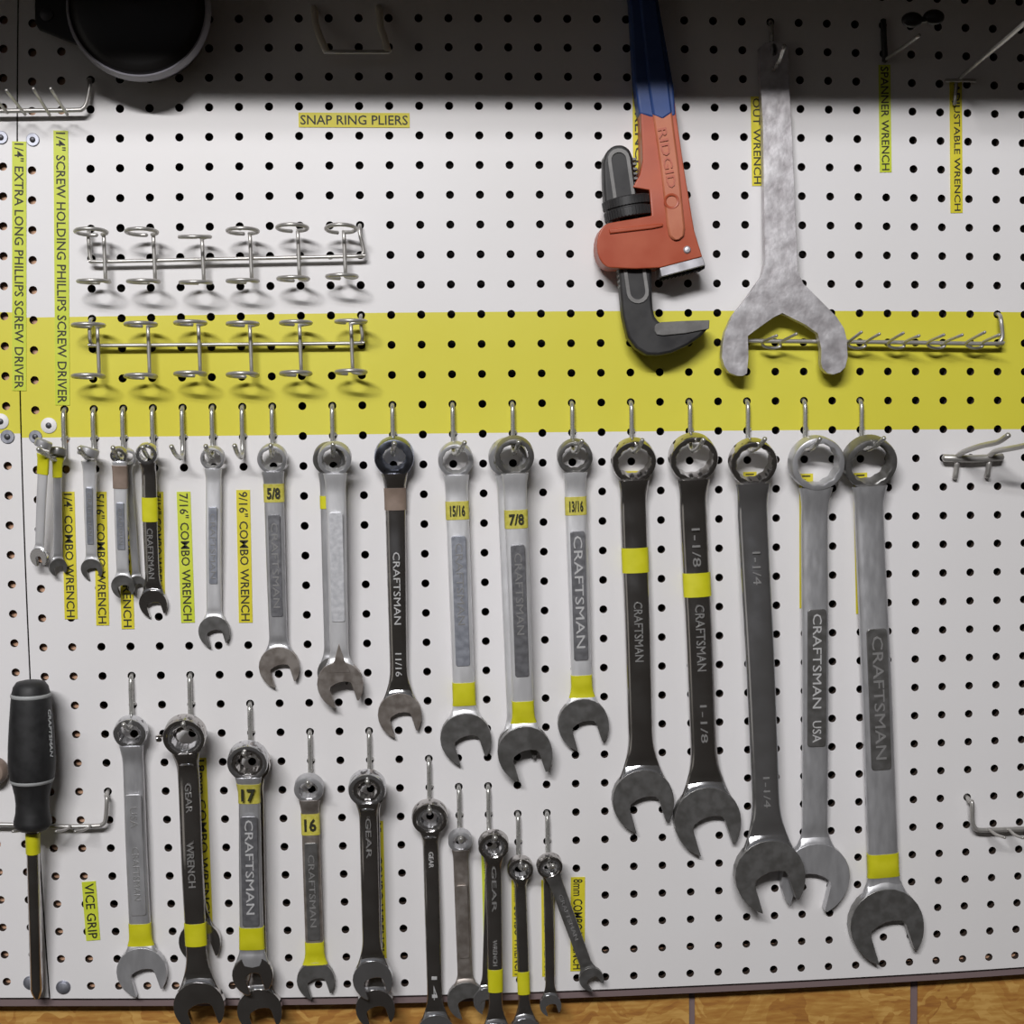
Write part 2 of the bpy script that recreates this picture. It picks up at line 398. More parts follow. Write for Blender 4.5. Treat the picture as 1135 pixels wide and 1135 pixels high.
strip(75.5, 545, 79, 686, 14, '1/4" COMBO WRENCH', 'label_yellow', 'yellow label strip reading 1/4 COMBO WRENCH', LG)
strip(111, 545, 114, 693, 14, '5/16" COMBO WRENCH', 'label_yellow', 'yellow label strip behind the small satin wrench with edge-on ring', LG)
strip(138, 545, 142, 697, 14, '3/8" COMBO WRENCH', 'label_yellow', 'yellow label strip whose lower end shows under the brown-sleeved wrench', LG)
strip(174, 545, 176, 668, 14, '7/16" COMBO WRENCH', 'label_yellow', 'yellow label strip peeking out right of the dark taped small wrench', LG)
strip(203.5, 545, 208.5, 690, 15, '7/16" COMBO WRENCH', 'label_lime', 'lime label strip reading 7/16 COMBO WRENCH, fully exposed under an empty hook', LG)
strip(269.5, 543, 272.5, 690, 15, '9/16" COMBO WRENCH', 'label_yellow', 'yellow label strip reading 9/16 COMBO WRENCH, under an empty hook', LG)
strip(700, 522, 702, 660, 15, '15/16" COMBO WRENCH', 'label_yellow', 'yellow label edge seen in the ring of the leftmost of the five big wrenches', LG)
strip(831, 523, 833, 662, 15, '1-1/4" COMBO WRENCH', 'label_yellow', 'yellow label edge seen in the ring of the middle of the five big wrenches', LG)
strip(893.5, 525, 893.5, 674, 15, '1-5/16" COMBO WRENCH', 'label_yellow', 'yellow label strip behind the big gray wrench with a bright rimmed ring', LG)
strip(953.5, 524, 956, 680, 15, '1-1/2" COMBO WRENCH', 'label_yellow', 'yellow label strip behind the largest, rightmost wrench', LG)
strip(98.5, 977, 103.5, 1042, 15, 'VICE GRIP', 'label_lime', 'short lime label strip reading VICE GRIP', LG)
strip(222, 840, 229, 1022, 13, '18mm COMBO WRENCH', 'label_yellow', 'yellow label strip behind the chrome ratcheting wrench with two jaws', LG)
strip(418, 910, 422, 1062, 13, '15mm COMBO WRENCH', 'label_yellow', 'yellow label end showing right of the two stacked chrome wrenches', LG)
strip(541, 943, 544, 1053, 15, '12mm COMBO WRENCH', 'label_lime', 'lime label strip showing left of the dark taped ratcheting wrench', LG)
strip(574, 975, 575, 1082, 14, '10mm COMBO WRENCH', 'label_yellow', 'yellow label strip behind the thin taped ratcheting wrench', LG)
strip(607, 975, 608, 1082, 14, '9mm COMBO WRENCH', 'label_yellow', 'yellow label strip behind the thin upright wrench beside the leaning one', LG)
strip(640.5, 972, 640, 1076, 15.5, '8mm COMBO WRENCH', 'label_yellow', 'yellow label strip crossed by the small slanting wrench', LG)

# ------------------------------------------------------------------ single peg hooks
HG = 'zinc J hooks'
def hook(i, j, label, tip=None, group=HG, mat='zinc', drop=.036):
    x, z = LAT(i, j); o = Vector((x, 0, z))
    yaw = 0.0
    if tip is not None:
        yaw = W(tip[0], tip[1], .046).x - x
    f = lambda q: yaw * max(0, (q - .008)) / .038
    pts = [(0, .030, .0005), (0, .008, .0004), (0, .0005, 0), (0, -.0035, -.0035), (0, -.0045, -.010), (0, -.0045, -.022), (0, -.0045, -drop + .004),
           (0, -.0070, -drop - .0035), (0, -.0125, -drop - .0068), (0, -.022, -drop - .0060), (0, -.034, -drop - .0025), (0, -.046, -drop + .0035)]
    pts = [o + Vector((f(-p[1]), p[1], p[2])) for p in pts]
    t = thing('peg_hook', label, 'hook', o, group)
    wire('hook_wire', pts, .0020, mat, t, 4)
    # stabiliser peg into the hole below
    x2, z2 = LAT(i, j + 1)
    wire('stabilizer', [(x + .0014, -.0035, z2 + .002), (x + .0024, .001, z2 + .0008), (x2 + .001, .010, z2)], .0016, mat, t, 2)
    return t

# ------------------------------------------------------------------ combination wrenches
def superell(hw, ht, ex, n=20):
    out = []
    for k in range(n):
        a = 2 * math.pi * k / n; c, s = math.cos(a), math.sin(a)
        out.append((hw * math.copysign(abs(c) ** (2 / ex), c), ht * math.copysign(abs(s) ** (2 / ex), s)))
    return out
def add_loft(bm, st, ex, n=20, cap=True):
    """stations (z, x_off, y_off, half width, half thickness)"""
    rings = []
    for z, xo, yo, hw, ht in st:
        rings.append([bm.verts.new((xo + x, yo + y, z)) for x, y in superell(hw, ht, ex, n)])
    for A, B in zip(rings, rings[1:]):
        for k in range(n): bm.faces.new((A[k], A[(k + 1) % n], B[(k + 1) % n], B[k]))
    if cap: bm.faces.new(rings[0]); bm.faces.new(rings[-1])
def ring_bm(Ro, Ri, t, teeth, tilt, roll=0.0, lip=.16):
    bm = bmesh.new(); n = 48; b = min(lip * t, (Ro - Ri) * .45)
    rot = Matrix.Rotation(roll, 4, 'Z') @ Matrix.Rotation(tilt, 4, 'X')
    def circ(r, y, pts=0.0):
        out = []
        for k in range(n):
            a = 2 * math.pi * k / n
            rr = r * (1 - pts * (1 if k % 4 == 0 else (.45 if k % 4 in (1, 3) else 0)))
            out.append(bm.verts.new(rot @ Vector((rr * math.cos(a), y, rr * math.sin(a)))))
        return out
    L = [circ(Ri + b * .4, -t / 2, teeth), circ(Ro - b, -t / 2), circ(Ro - b * .3, -t / 2 + b * .3), circ(Ro, -t / 2 + b), circ(Ro, t / 2 - b), circ(Ro - b, t / 2),
         circ(Ri + b * .4, t / 2, teeth), circ(Ri, t / 2 - b * .4, teeth), circ(Ri, -t / 2 + b * .4, teeth)]
    for A, B in zip(L, L[1:] + L[:1]):
        for k in range(n): bm.faces.new((A[k], A[(k + 1) % n], B[(k + 1) % n], B[k]))
    return bm
def jaw_poly(Rj, phi, open_w=.5, deep=.05, tip=1.0):
    h = open_w; pts = []
    el = lambda a: math.sqrt(max(0, 1 - (a / 1.18) ** 2))
    for k in range(6): a = tip * (1 - k / 6) ; pts.append((-el(a), a))
    for k in range(13): th = math.pi * k / 12; pts.append((-math.cos(th), -math.sin(th)))
    for k in range(1, 7): a = tip * .95 * k / 6; pts.append((el(a), a))
    pts += [(h + .015, tip * .93), (h, deep + .12), (h * .86, deep - .02), (h * .45, deep - .10), (0, deep - .13), (-h * .45, deep - .10), (-h * .86, deep - .02), (-h, deep + .12), (-h - .015, tip * .985)]
    c, s = math.cos(phi), math.sin(phi)
    return [((b * c + a * s) * Rj, -(a * c - b * s) * Rj) for b, a in pts]
WG1, WG2 = 'combination wrenches hung in the upper row', 'combination wrenches hung in the lower row'
def wrench(label, ring, jaw, wt, wb, style='panel', grp=WG1, panel=None, tape=None, size=None, letters=(), dr=None, dj=None, flip=False, tilt=12, roll=0, yaw=0,
           ratchet=False, mats=('satin', 'gray_satin', 'worn'), pmat='panel', open_w=.5, sleeve=None, spur=False, thick=1.0, neck=None, deep=.05, lever=False, lmat='letter_steel'):
    rx, ry, Ro, Ri = ring; jx, jy, Rj = jaw
    s0 = 1.16 / F
    tr = .68 * Ro * s0 * 1.0 + .002; tj = .30 * Rj * s0 + .0012
    dr = dr if dr is not None else .009 + tr / 2
    dj = dj if dj is not None else .0015 + tj / 2
    A, B = W(rx, ry, dr), W(jx, jy, dj)
    s = (A - B).length / math.hypot(jx - rx, jy - ry); ky = (A - B).length / (jy - ry)
    Zx = (A - B).normalized(); Y = Vector((0, 1, 0)); Y = (Y - Zx * Y.dot(Zx)).normalized(); X = Y.cross(Zx)
    m = Matrix((X, Y, Zx)).transposed().to_4x4() @ Matrix.Rotation(math.radians(yaw), 4, 'Z')
    t = thing('wrench', label, 'wrench', A, grp)
    t.rotation_euler = m.to_euler(); L = (A - B).length
    Ro_, Ri_, Rj_ = Ro * s, Ri * s, Rj * s
    zz = lambda y: -(y - ry) * ky
    hwt, hwb = wt * s / 2, wb * s / 2
    ex = {'panel': 3.0, 'flat': 3.0, 'round': 2.0}[style]
    kt = {'panel': .40, 'flat': .38, 'round': .42}[style] * thick
    fk, fe = {'panel': (1.45, 1.7), 'flat': (1.6, 1.8), 'round': (2.25, 2.15)}[style]
    z_a, z_b = -(Ro_ * .62 + Ri_ * .38) , -L + Rj_ * .30
    fl0, fl1 = Ro_ * 2.0, Rj_ * fk
    def hw(z):
        d0, d1 = -z, L + z
        v = hwt + (hwb - hwt) * min(1, max(0, (d0 - Ro_) / (L - Ro_ - Rj_)))
        if d0 < fl0: q = 1 - (d0 / fl0); v = v + (max(Ro_ * .93, v) - v) * max(0, q - .12) ** 1.6 * 1.25
        if d1 < fl1: q = (1 - d1 / fl1) / (1 - .32 / fk); v = v + (Rj_ * .95 - v) * min(1, q) ** fe
        return v
    def ht(z):
        d0, d1 = -z, L + z
        base = (hwt + hwb) * .5 * kt
        v = base
        if d0 < fl0 * .8: q = 1 - d0 / (fl0 * .8); v = v + (tr * .42 - v) * q
        if d1 < fl1: q = 1 - d1 / fl1; v = v + (tj * .44 - v) * q ** 1.2
        v -= .26 * tj * math.exp(-((d1 / Rj_ - 1.2) / .17) ** 2)
        return v
    def yoff(z):
        d = -z; a, b = Ro_ * 2.1, L * .55
        if d < Ro_ * .8: return 0.0
        if d < a: q = (d - Ro_ * .8) / (a - Ro_ * .8); return bow * q * q * (3 - 2 * q)
        if d < b: q = (d - a) / (b - a); return bow * (1 - q * q * (3 - 2 * q))
        return 0.0
    bow = min(.0045, L * .018) * {'panel': 1, 'flat': .6, 'round': 1.55}[style]
    bm = bmesh.new(); N = 56
    st = []
    for k in range(N + 1):
        q = k / N; z = z_a + (z_b - z_a) * (q * q * (3 - 2 * q) * .6 + q * .4)
        st.append((z, 0, yoff(z), hw(z), ht(z)))
    add_loft(bm, st, ex, 24)
    finish(bm, 'shank', mats[0], t, local=True, angle=42)
    # ring
    if ratchet:
        bm = ring_bm(Ro_, (Ri_ * .6 + Ro_ * .4), tr, 0, math.radians(tilt), math.radians(roll), .22)
        b = finish(bm, 'box_end', mats[1], t, local=True, angle=40)
        bm = ring_bm(Ri_ * .55 + Ro_ * .45, Ri_, tr * .82, .05, math.radians(tilt), math.radians(roll))
        finish(bm, 'ratchet_ring', 'dark_chrome' if mats[1] != 'dark_chrome' else 'chrome', t, local=True, angle=40)
        if lever:
            bm = bmesh.new(); add_lathe(bm, [(.0, 0), (.0028, .0003), (.0034, .002), (.0028, .0045), (0, .005)], (-Ro_ * 1.02 - .001, -.002, -.001), (-.8, -.3, 0), 16, False)
            finish(bm, 'reverse_lever', 'dark_chrome', t, local=True)
    else:
        bm = ring_bm(Ro_, Ri_, tr, .06, math.radians(tilt), math.radians(roll))
        finish(bm, 'box_end', mats[1], t, local=True, angle=40)
    # jaws
    phi = math.radians(-15 if flip else 15)
    poly = [(x, z - L) for x, z in jaw_poly(Rj_, phi, open_w, deep)]
    bm = bmesh.new(); add_plate(bm, poly, -tj / 2, tj / 2)
    j = finish(bm, 'open_end', mats[2], t, local=True, bevel=Rj_ * .045, angle=30)
    bm = bmesh.new(); rows = []
    for r, y in ((.955, -tj / 2 + .0003), (1.0, -tj / 2 + .0004), (1.09, -tj / 2 + .13 * tj), (1.2, -tj / 2 + .33 * tj)):
        row = []
        for k in range(17):
            a = math.radians(42 + 96 * k / 16); x, z = r * Rj_ * math.cos(a), -L + r * Rj_ * math.sin(a); lim = hw(z) * .94
            row.append(bm.verts.new((max(-lim, min(lim, x)), y, z)))
        rows.append(row)
    for A_, B_ in zip(rows, rows[1:]):
        for k in range(16): bm.faces.new((A_[k], A_[k + 1], B_[k + 1], B_[k]))
    back = [bm.verts.new((v.co.x, 0, v.co.z)) for v in rows[0]]
    for k in range(16): bm.faces.new((back[k], back[k + 1], rows[0][k + 1], rows[0][k]))
    finish(bm, 'neck_fillet', mats[0] if 'chrome' not in mats[0] else 'chrome', t, local=True, angle=60)
    if spur:
        bm = bmesh.new(); zs = -L + Rj_ * .6
        add_plate(bm, [(-Rj_ * .5, zs - .002), (-Rj_ * .22, zs + Rj_ * .45), (0, zs + Rj_ * 1.25), (Rj_ * .22, zs + Rj_ * .45), (Rj_ * .5, zs - .002)], -tj / 2 - .0002, 0)
        finish(bm, 'ground_face', mats[2], t, local=True, bevel=.0006)
    front = lambda z: -ht(z) + yoff(z)
    if panel:
        y0, y1, fw = panel[0], panel[1], panel[2]
        za, zb = zz(y0), zz(y1); zc = (za + zb) / 2; w0 = hw(zc) * fw
        fy = min(front(za), front(zb), front(zc))
        poly = []
        for cx, cz, a0 in ((w0, za, 0), (-w0, za, 90), (-w0, zb, 180), (w0, zb, 270)):
            r = w0 * .35
            for k in range(5):
                a = math.radians(a0 + 22.5 * k); poly.append((cx - math.copysign(r, cx) + r * math.cos(a), cz - (r if a0 < 180 else -r) + r * math.sin(a)))
        bm = bmesh.new(); add_plate(bm, poly, fy - .0007, fy + .0012)
        pfy = fy
        pn = finish(bm, 'name_panel', pmat, t, local=True, bevel=.0004)
    for y0, y1, txt, hf in letters:
        za, zb = zz(y0), zz(y1); zc = (za + zb) / 2; h = hw(zc) * 2 * hf
        fy = (pfy - .0007) if panel and panel[0] - 5 < y0 < panel[1] + 5 else min(front(za), front(zb), front(zc)) - .00005
        lettering(txt, (-h / 2, fy, za), (0, 0, -1), (1, 0, 0), za - zb, h, lmat, t, .0003, local=True, bold=0.0)
    def band(name, y0, y1, mat, grow, tex=None):
        za, zb = zz(y0), zz(y1)
        bm = bmesh.new()
        add_loft(bm, [(za + (zb - za) * k / 4, 0, yoff(za + (zb - za) * k / 4), hw(za + (zb - za) * k / 4) + grow, ht(za + (zb - za) * k / 4) + grow) for k in range(5)], ex, 24)
        o = finish(bm, name, mat, t, local=True, angle=60)
        if tex:
            h = hw((za + zb) / 2) * 2
            tl = h * .66
            lettering(tex, (-tl / 2, min(front(za), front(zb)) - grow - .0001, zb + (za - zb) * .18), (1, 0, 0), (0, 0, 1), tl, (za - zb) * .62, 'ink', o, .0003, local=True, bold=.03)
    if tape: band('marking_tape', tape[0], tape[1], 'tape', .0005)
    if sleeve: band('sleeve', sleeve[0], sleeve[1], 'brown_tape', .0006)
    if size: band('size_label', size[0], size[1], 'label_box', .0004, size[2])
    if neck:
        za = zz(neck); bm = bmesh.new()
        add_loft(bm, [(za + d, 0, yoff(za), hw(za) * .8, ht(za) + g) for d, g in ((.0012, -.0003), (.0004, .0005), (-.0008, .0005), (-.0014, -.0003))], ex, 16)
        finish(bm, 'neck_ridge', 'chrome', t, local=True)
    return t
SAT = ('satin', 'gray_satin', 'worn'); CHR = ('dark_chrome', 'dark_chrome', 'worn'); BRT = ('chrome', 'chrome', 'chrome')
# upper row, left to right
wrench('small bright wrench turned edgeways with yellow tape, leftmost on the upper row', (48, 492, 9, 6), (43.5, 617, 10), 12, 10, 'flat', tape=(503, 525), tilt=70, roll=-35, yaw=-14, mats=('satin', 'gray_satin', 'chrome'), dr=.034, dj=.016, open_w=.3)
wrench('small gray wrench with yellow tape hanging behind the leftmost bright one', (64, 501, 9, 6), (64, 628, 9.5), 9, 9, 'flat', tape=(507, 529), tilt=70, roll=-35, yaw=30, mats=('gray_satin', 'worn', 'worn'), dr=.020, dj=.008)
wrench('small satin wrench with edge-on ring and thin gray name panel', (98, 501, 11, 7.5), (102, 630, 11.5), 14, 12, tilt=68, roll=-35, panel=(539, 602, .55), mats=('satin', 'gray_satin', 'worn'), pmat='panel_light', letters=((545, 592, 'CRAFTSMAN', .3),), lmat='letter_dim', dr=.024)
wrench('slim satin wrench hidden behind the brown-sleeved one', (141, 507, 10, 7), (151.5, 648, 10), 9, 8, 'flat', mats=('gray_satin', 'gray_satin', 'worn'), dr=.014, dj=.006, yaw=20)
wrench('small satin wrench with a brown sleeve below its ring', (132, 504, 9, 6), (136.5, 649, 12.5), 15, 13, panel=(556, 608, .62), sleeve=(516, 541), tilt=20, mats=('satin', 'chrome', 'worn'), pmat='panel_light', letters=((562, 602, 'CRAFTSMAN', .3),), lmat='letter_dim', dr=.030, dj=.014)
wrench('small dark chrome wrench with yellow tape high on its shank', (163, 502.5, 11.5, 7.5), (170, 668, 15), 16, 15.5, 'round', tape=(551, 577), tilt=6, mats=('dark_chrome', 'chrome', 'dark_chrome'), letters=((584, 640, 'CRAFTSMAN', .4),), lmat='letter_dim', dr=.024)
wrench('satin wrench with blue-gray panel hanging between two empty hooks', (236, 507.5, 13, 10), (237.5, 699, 17), 17, 16.5, panel=(561, 646, .56), pmat='panel_light', mats=('satin', 'gray_satin', 'worn'), letters=((568, 640, 'CRAFTSMAN', .32),), lmat='letter_dim')
wrench('gray wrench with boxed yellow size label and dark panel, oxidised jaws', (302, 508, 16, 12), (309.5, 738, 22), 22, 20, panel=(569, 682, .62), size=(536, 556, '5/8'), mats=('gray_satin', 'gray_satin', 'brown_worn'), letters=((578, 672, 'CRAFTSMAN', .34),), lmat='letter_dim')
wrench('wrench almost hidden behind the bright one with a pointed jaw face', (365, 508, 17.5, 13), (370, 745, 18), 22, 20, 'flat', tape=(549, 563), mats=('gray_satin', 'worn', 'worn'), dr=.016, dj=.0045)
wrench('bright satin wrench whose dark jaws run to a point up the shank', (371, 508, 18, 13.5), (377, 757, 25), 22, 20, panel=(566, 687, .70), pmat='panel_white', mats=('satin', 'gray_satin', 'brown_worn'), spur=True, dr=.030, dj=.014)
wrench('dark chrome wrench with a thick bluish ring', (437, 506, 21.5, 13), (443, 791, 24), 23, 19, 'round', mats=('dark_chrome', 'blue_ring', 'brown_worn'), letters=((610, 690, 'CRAFTSMAN', .36), (722, 748, '11/16', .36)), sleeve=(541, 565))
wrench('satin wrench, ring left of the double one, size label and tape', (505, 509, 19, 14.5), (516, 817, 28), 25, 24, panel=(592, 736, .64), pmat='panel_light', size=(555, 575, '15/16'), tape=(755, 781), mats=('satin', 'gray_satin', 'worn'), letters=((600, 690, 'CRAFTSMAN', .32),), lmat='letter_dim')
wrench('wrench hidden behind the satin one with tape and longest jaws of three', (563, 507, 21, 16), (574, 825, 22), 25, 22, 'flat', mats=('satin', 'gray_satin', 'worn'), dr=.017, dj=.0045)
wrench('satin wrench hanging lowest of the three taped ones, another behind it', (570, 505, 21, 16), (581.5, 833, 30), 25, 23, panel=(601, 747, .64), size=(564, 584, '7/8'), tape=(775, 800), mats=('satin', 'worn', 'worn'), letters=((610, 700, 'CRAFTSMAN', .34),), lmat='letter_dim', dr=.034, dj=.015)
wrench('satin wrench reading down a dark panel, right of the double one', (637, 506, 19, 14.5), (646, 801, 28), 23, 22.5, panel=(587, 730, .70), size=(550, 570, '13/16'), tape=(747, 772), mats=('satin', 'worn', 'worn'), letters=((592, 716, 'CRAFTSMAN', .42),))
wrench('large chrome wrench with yellow tape, leftmost of the five big ones', (702, 510, 24, 18), (712, 885, 34), 29, 27, 'round', tape=(606, 633), mats=CHR, letters=((664, 730, 'CRAFTSMAN', .34),), lmat='letter_dim', tilt=16)
wrench('large chrome wrench with yellow tape at mid shank, second of five big ones', (768, 507, 26, 20.5), (783, 907, 37), 30, 29, 'round', tape=(633, 659), mats=CHR, letters=((584, 626, '1-1/8', .3), (667, 740, 'CRAFTSMAN', .34), (778, 820, '1-1/8', .26)), lmat='letter_dim', tilt=16)
wrench('large gray wrench with a bright rimmed ring, jaws half hidden', (904.5, 513, 29, 23), (903, 970, 38), 29, 28, panel=(671, 823, .72), pmat='worn', mats=('gray_satin', 'gray_satin', 'gray_satin'), flip=True, letters=((676, 780, 'CRAFTSMAN', .34), (794, 818, 'USA', .34)), dr=.020, dj=.006, tilt=6)
wrench('large untaped chrome wrench in the middle of the five big ones', (834, 512, 25.5, 20), (852, 968, 39), 34, 30, 'round', mats=('chrome', 'dark_chrome', 'worn'), letters=((610, 646, '1-1/4', .26), (858, 892, '1-1/4', .24)), lmat='letter_dim', tilt=16, dj=.021, dr=.022)
wrench('longest wrench, rightmost, with yellow tape above its dark jaws', (963, 512, 28.5, 22), (981, 1023, 41), 31, 34, panel=(692, 848, .68), pmat='worn', tape=(943, 970), mats=('gray_satin', 'worn', 'worn'), letters=((700, 836, 'CRAFTSMAN', .36),), lmat='letter_dim', tilt=16)
# lower row
wrench('gray wrench with yellow tape, leftmost of the lower row', (145, 811, 17.5, 11.5), (157.5, 1075, 26.5), 22, 23, panel=(878, 1012, .74), pmat='gray_satin', tape=(1022, 1047), mats=('gray_satin', 'chrome', 'gray_satin'), grp=WG2, letters=((892, 915, 'USA', .34), (936, 995, 'CRAFTSMAN', .3)), lmat='letter_dim')
wrench('short wrench behind the long ratcheting one, jaws peeping out either side', (208, 818, 18, 13), (221.5, 1042, 22), 17, 17, 'round', mats=('dark_chrome', 'dark_chrome', 'dark_chrome'), grp=WG2, dr=.016, dj=.006)
wrench('long chrome ratcheting wrench with a side lever and yellow tape', (205, 815, 22, 14), (221, 1113, 27), 23, 22, 'round', tape=(1021, 1046), mats=CHR[:2] + ('dark_chrome',), grp=WG2, ratchet=True, lever=True, neck=846, letters=((868, 900, 'GEAR', .3), (930, 980, 'WRENCH', .34)), lmat='letter_dim', dr=.034, dj=.018)
wrench('long chrome wrench behind the one labelled 17, jaws below the board', (280, 846, 19, 13), (288, 1118, 24), 20, 18, 'round', mats=('dark_chrome', 'dark_chrome', 'dark_chrome'), grp=WG2, dr=.016, dj=.009)
wrench('wrench with the size label 17 under its ring', (275, 843, 21, 13), (280, 1079, 21.5), 22, 26, panel=(902, 1024, .74), size=(868, 890, '17'), tape=(1026, 1051), mats=('gray_satin', 'chrome', 'dark_chrome'), grp=WG2, ratchet=True, letters=((906, 1010, 'CRAFTSMAN', .36),), dr=.034, dj=.020, open_w=.36)
wrench('slim gray wrench with size label and yellow tape, fourth of the lower row', (342.5, 873, 15.5, 10), (350, 1085, 20), 19, 19.5, panel=(932, 1040, .70), size=(902, 925, '16'), tape=(1043, 1068), mats=('brown_worn', 'gray_satin', 'worn'), pmat='worn', grp=WG2, letters=((945, 1025, 'CRAFTSMAN', .34),), lmat='letter_dim')
wrench('chrome wrench behind its twin, jaws hanging past the board edge', (410, 876, 17, 11), (416, 1116, 21), 19, 18, 'round', mats=('dark_chrome', 'dark_chrome', 'dark_chrome'), grp=WG2, dr=.016, dj=.009)
wrench('polished wrench with bulbous ring, front of the untaped pair', (407, 873, 19.5, 10.5), (413, 1084, 21), 19, 19, 'round', mats=('dark_chrome', 'chrome', 'chrome'), grp=WG2, ratchet=True, neck=895, letters=((906, 950, 'GEAR', .3),), lmat='letter_dim', dr=.034, dj=.020)
wrench('polished untaped ratcheting wrench running off the picture bottom', (476.5, 905, 19, 9.5), (483, 1143, 20), 17, 16, 'round', mats=CHR[:2] + ('chrome',), grp=WG2, ratchet=True, neck=926, letters=((945, 962, 'GEAR', .3), (1080, 1106, '14', .36)), lmat='letter_steel')
wrench('slim dull gray wrench with a small ring and no tape', (510, 931, 12.5, 8), (516.5, 1107, 20), 16, 16, panel=(979, 1060, .72), pmat='brown_worn', mats=('brown_worn', 'gray_satin', 'worn'), grp=WG2)
wrench('small chrome wrench end peeping from behind the dark taped ratchet', (544, 938, 13, 8), (539, 1108, 14), 10, 10, 'round', mats=('dark_chrome', 'dark_chrome', 'chrome'), grp=WG2, dr=.014, dj=.006)
wrench('dark ratcheting wrench with yellow tape near the picture bottom', (547, 936, 16, 8.5), (550, 1152, 20), 17, 14, 'round', tape=(1073, 1098), mats=CHR[:2] + ('chrome',), grp=WG2, ratchet=True, letters=((960, 1010, 'GEAR', .3), (1040, 1068, 'WRENCH', .3)), lmat='letter_dim', dr=.030, dj=.018)
wrench('thin ratcheting wrench with yellow tape, third from the right below', (576.5, 962, 13.5, 8), (582, 1146, 19), 12, 12, 'round', tape=(1076, 1101), mats=('dark_chrome', 'dark_chrome', 'chrome'), grp=WG2, ratchet=True)
wrench('thin upright chrome wrench sharing a hook with the slanting one', (608, 961, 11, 7), (610, 1113, 11.5), 10.5, 10, 'round', mats=('dark_chrome', 'dark_chrome', 'chrome'), grp=WG2, dr=.013, dj=.006)
wrench('small dark wrench hanging at a slant across a yellow label', (609, 959, 13, 7.5), (655, 1084, 12.5), 14, 12.5, 'flat', mats=('worn', 'dark_chrome', 'worn'), grp=WG2, dr=.026, dj=.012, letters=((990, 1040, 'CRAFTSMAN', .3),), lmat='letter_dim', ratchet=True)

hk = [(-1, 11, 'carrying the two leftmost edge-on taped wrenches', (42, 486)), (0, 11, 'carrying the small satin wrench with edge-on ring', (88, 494)),
      (1, 11, 'carrying the brown-sleeved wrench', (125, 490)), (2, 11, 'carrying the small dark chrome taped wrench', None),
      (3, 11, 'hanging empty above the lime 7/16 label', (190, 493)), (4, 11, 'carrying the satin wrench between two empty hooks', (228, 492)),
      (5, 11, 'hanging empty above the yellow 9/16 label', (260, 493)), (6, 11, 'carrying the wrench with oxidised jaws', (300, 493)),
      (8, 11, 'carrying the bright wrench with pointed jaw face', (369, 492)), (10, 11, 'carrying the dark wrench with bluish ring', (437, 492)),
      (12, 11, 'carrying the wrench left of the double one', (515, 488)), (14, 11, 'carrying two satin wrenches, lowest of three', (575, 489)),
      (16, 11, 'carrying the wrench right of the double one', (645, 488)), (18, 11, 'carrying the leftmost big chrome wrench', (712, 487)),
      (20, 11, 'carrying the big chrome wrench taped at mid shank', (780, 476)), (22, 11, 'carrying the untaped big chrome wrench', (848, 486)),
      (24, 11, 'carrying the big gray wrench with bright rimmed ring', (909, 486)), (26, 11, 'carrying the longest, rightmost wrench', (980, 486))]
for i, j, l, tip in hk: hook(i, j, 'zinc peg hook ' + l, tip)
for i, j, l, tip in [(1, 20, 'carrying the leftmost lower gray wrench', (137, 802)), (3, 20, 'carrying the ratcheting wrench with a side lever', (203, 802)),
                     (5, 21, 'carrying the wrench labelled 17', (270, 835)), (7, 22, 'carrying the fourth, slim labelled lower wrench', (341, 867)),
                     (9, 22, 'carrying the untaped polished pair', (407, 866)), (11, 23, 'carrying the polished wrench running off the bottom', (476, 897)),
                     (12, 24, 'carrying the slim dull gray wrench', (511, 927)), (13, 24, 'carrying the dark taped ratcheting wrench', (549, 929)),
                     (14, 25, 'carrying the thin taped ratcheting wrench', (583, 960)), (15, 25, 'carrying the upright and slanting pair', (613, 960))]:
    hook(i, j, 'zinc peg hook ' + l, tip)
hook(23, -2, 'peg hook in the shade holding the big gray two-pronged wrench', None)

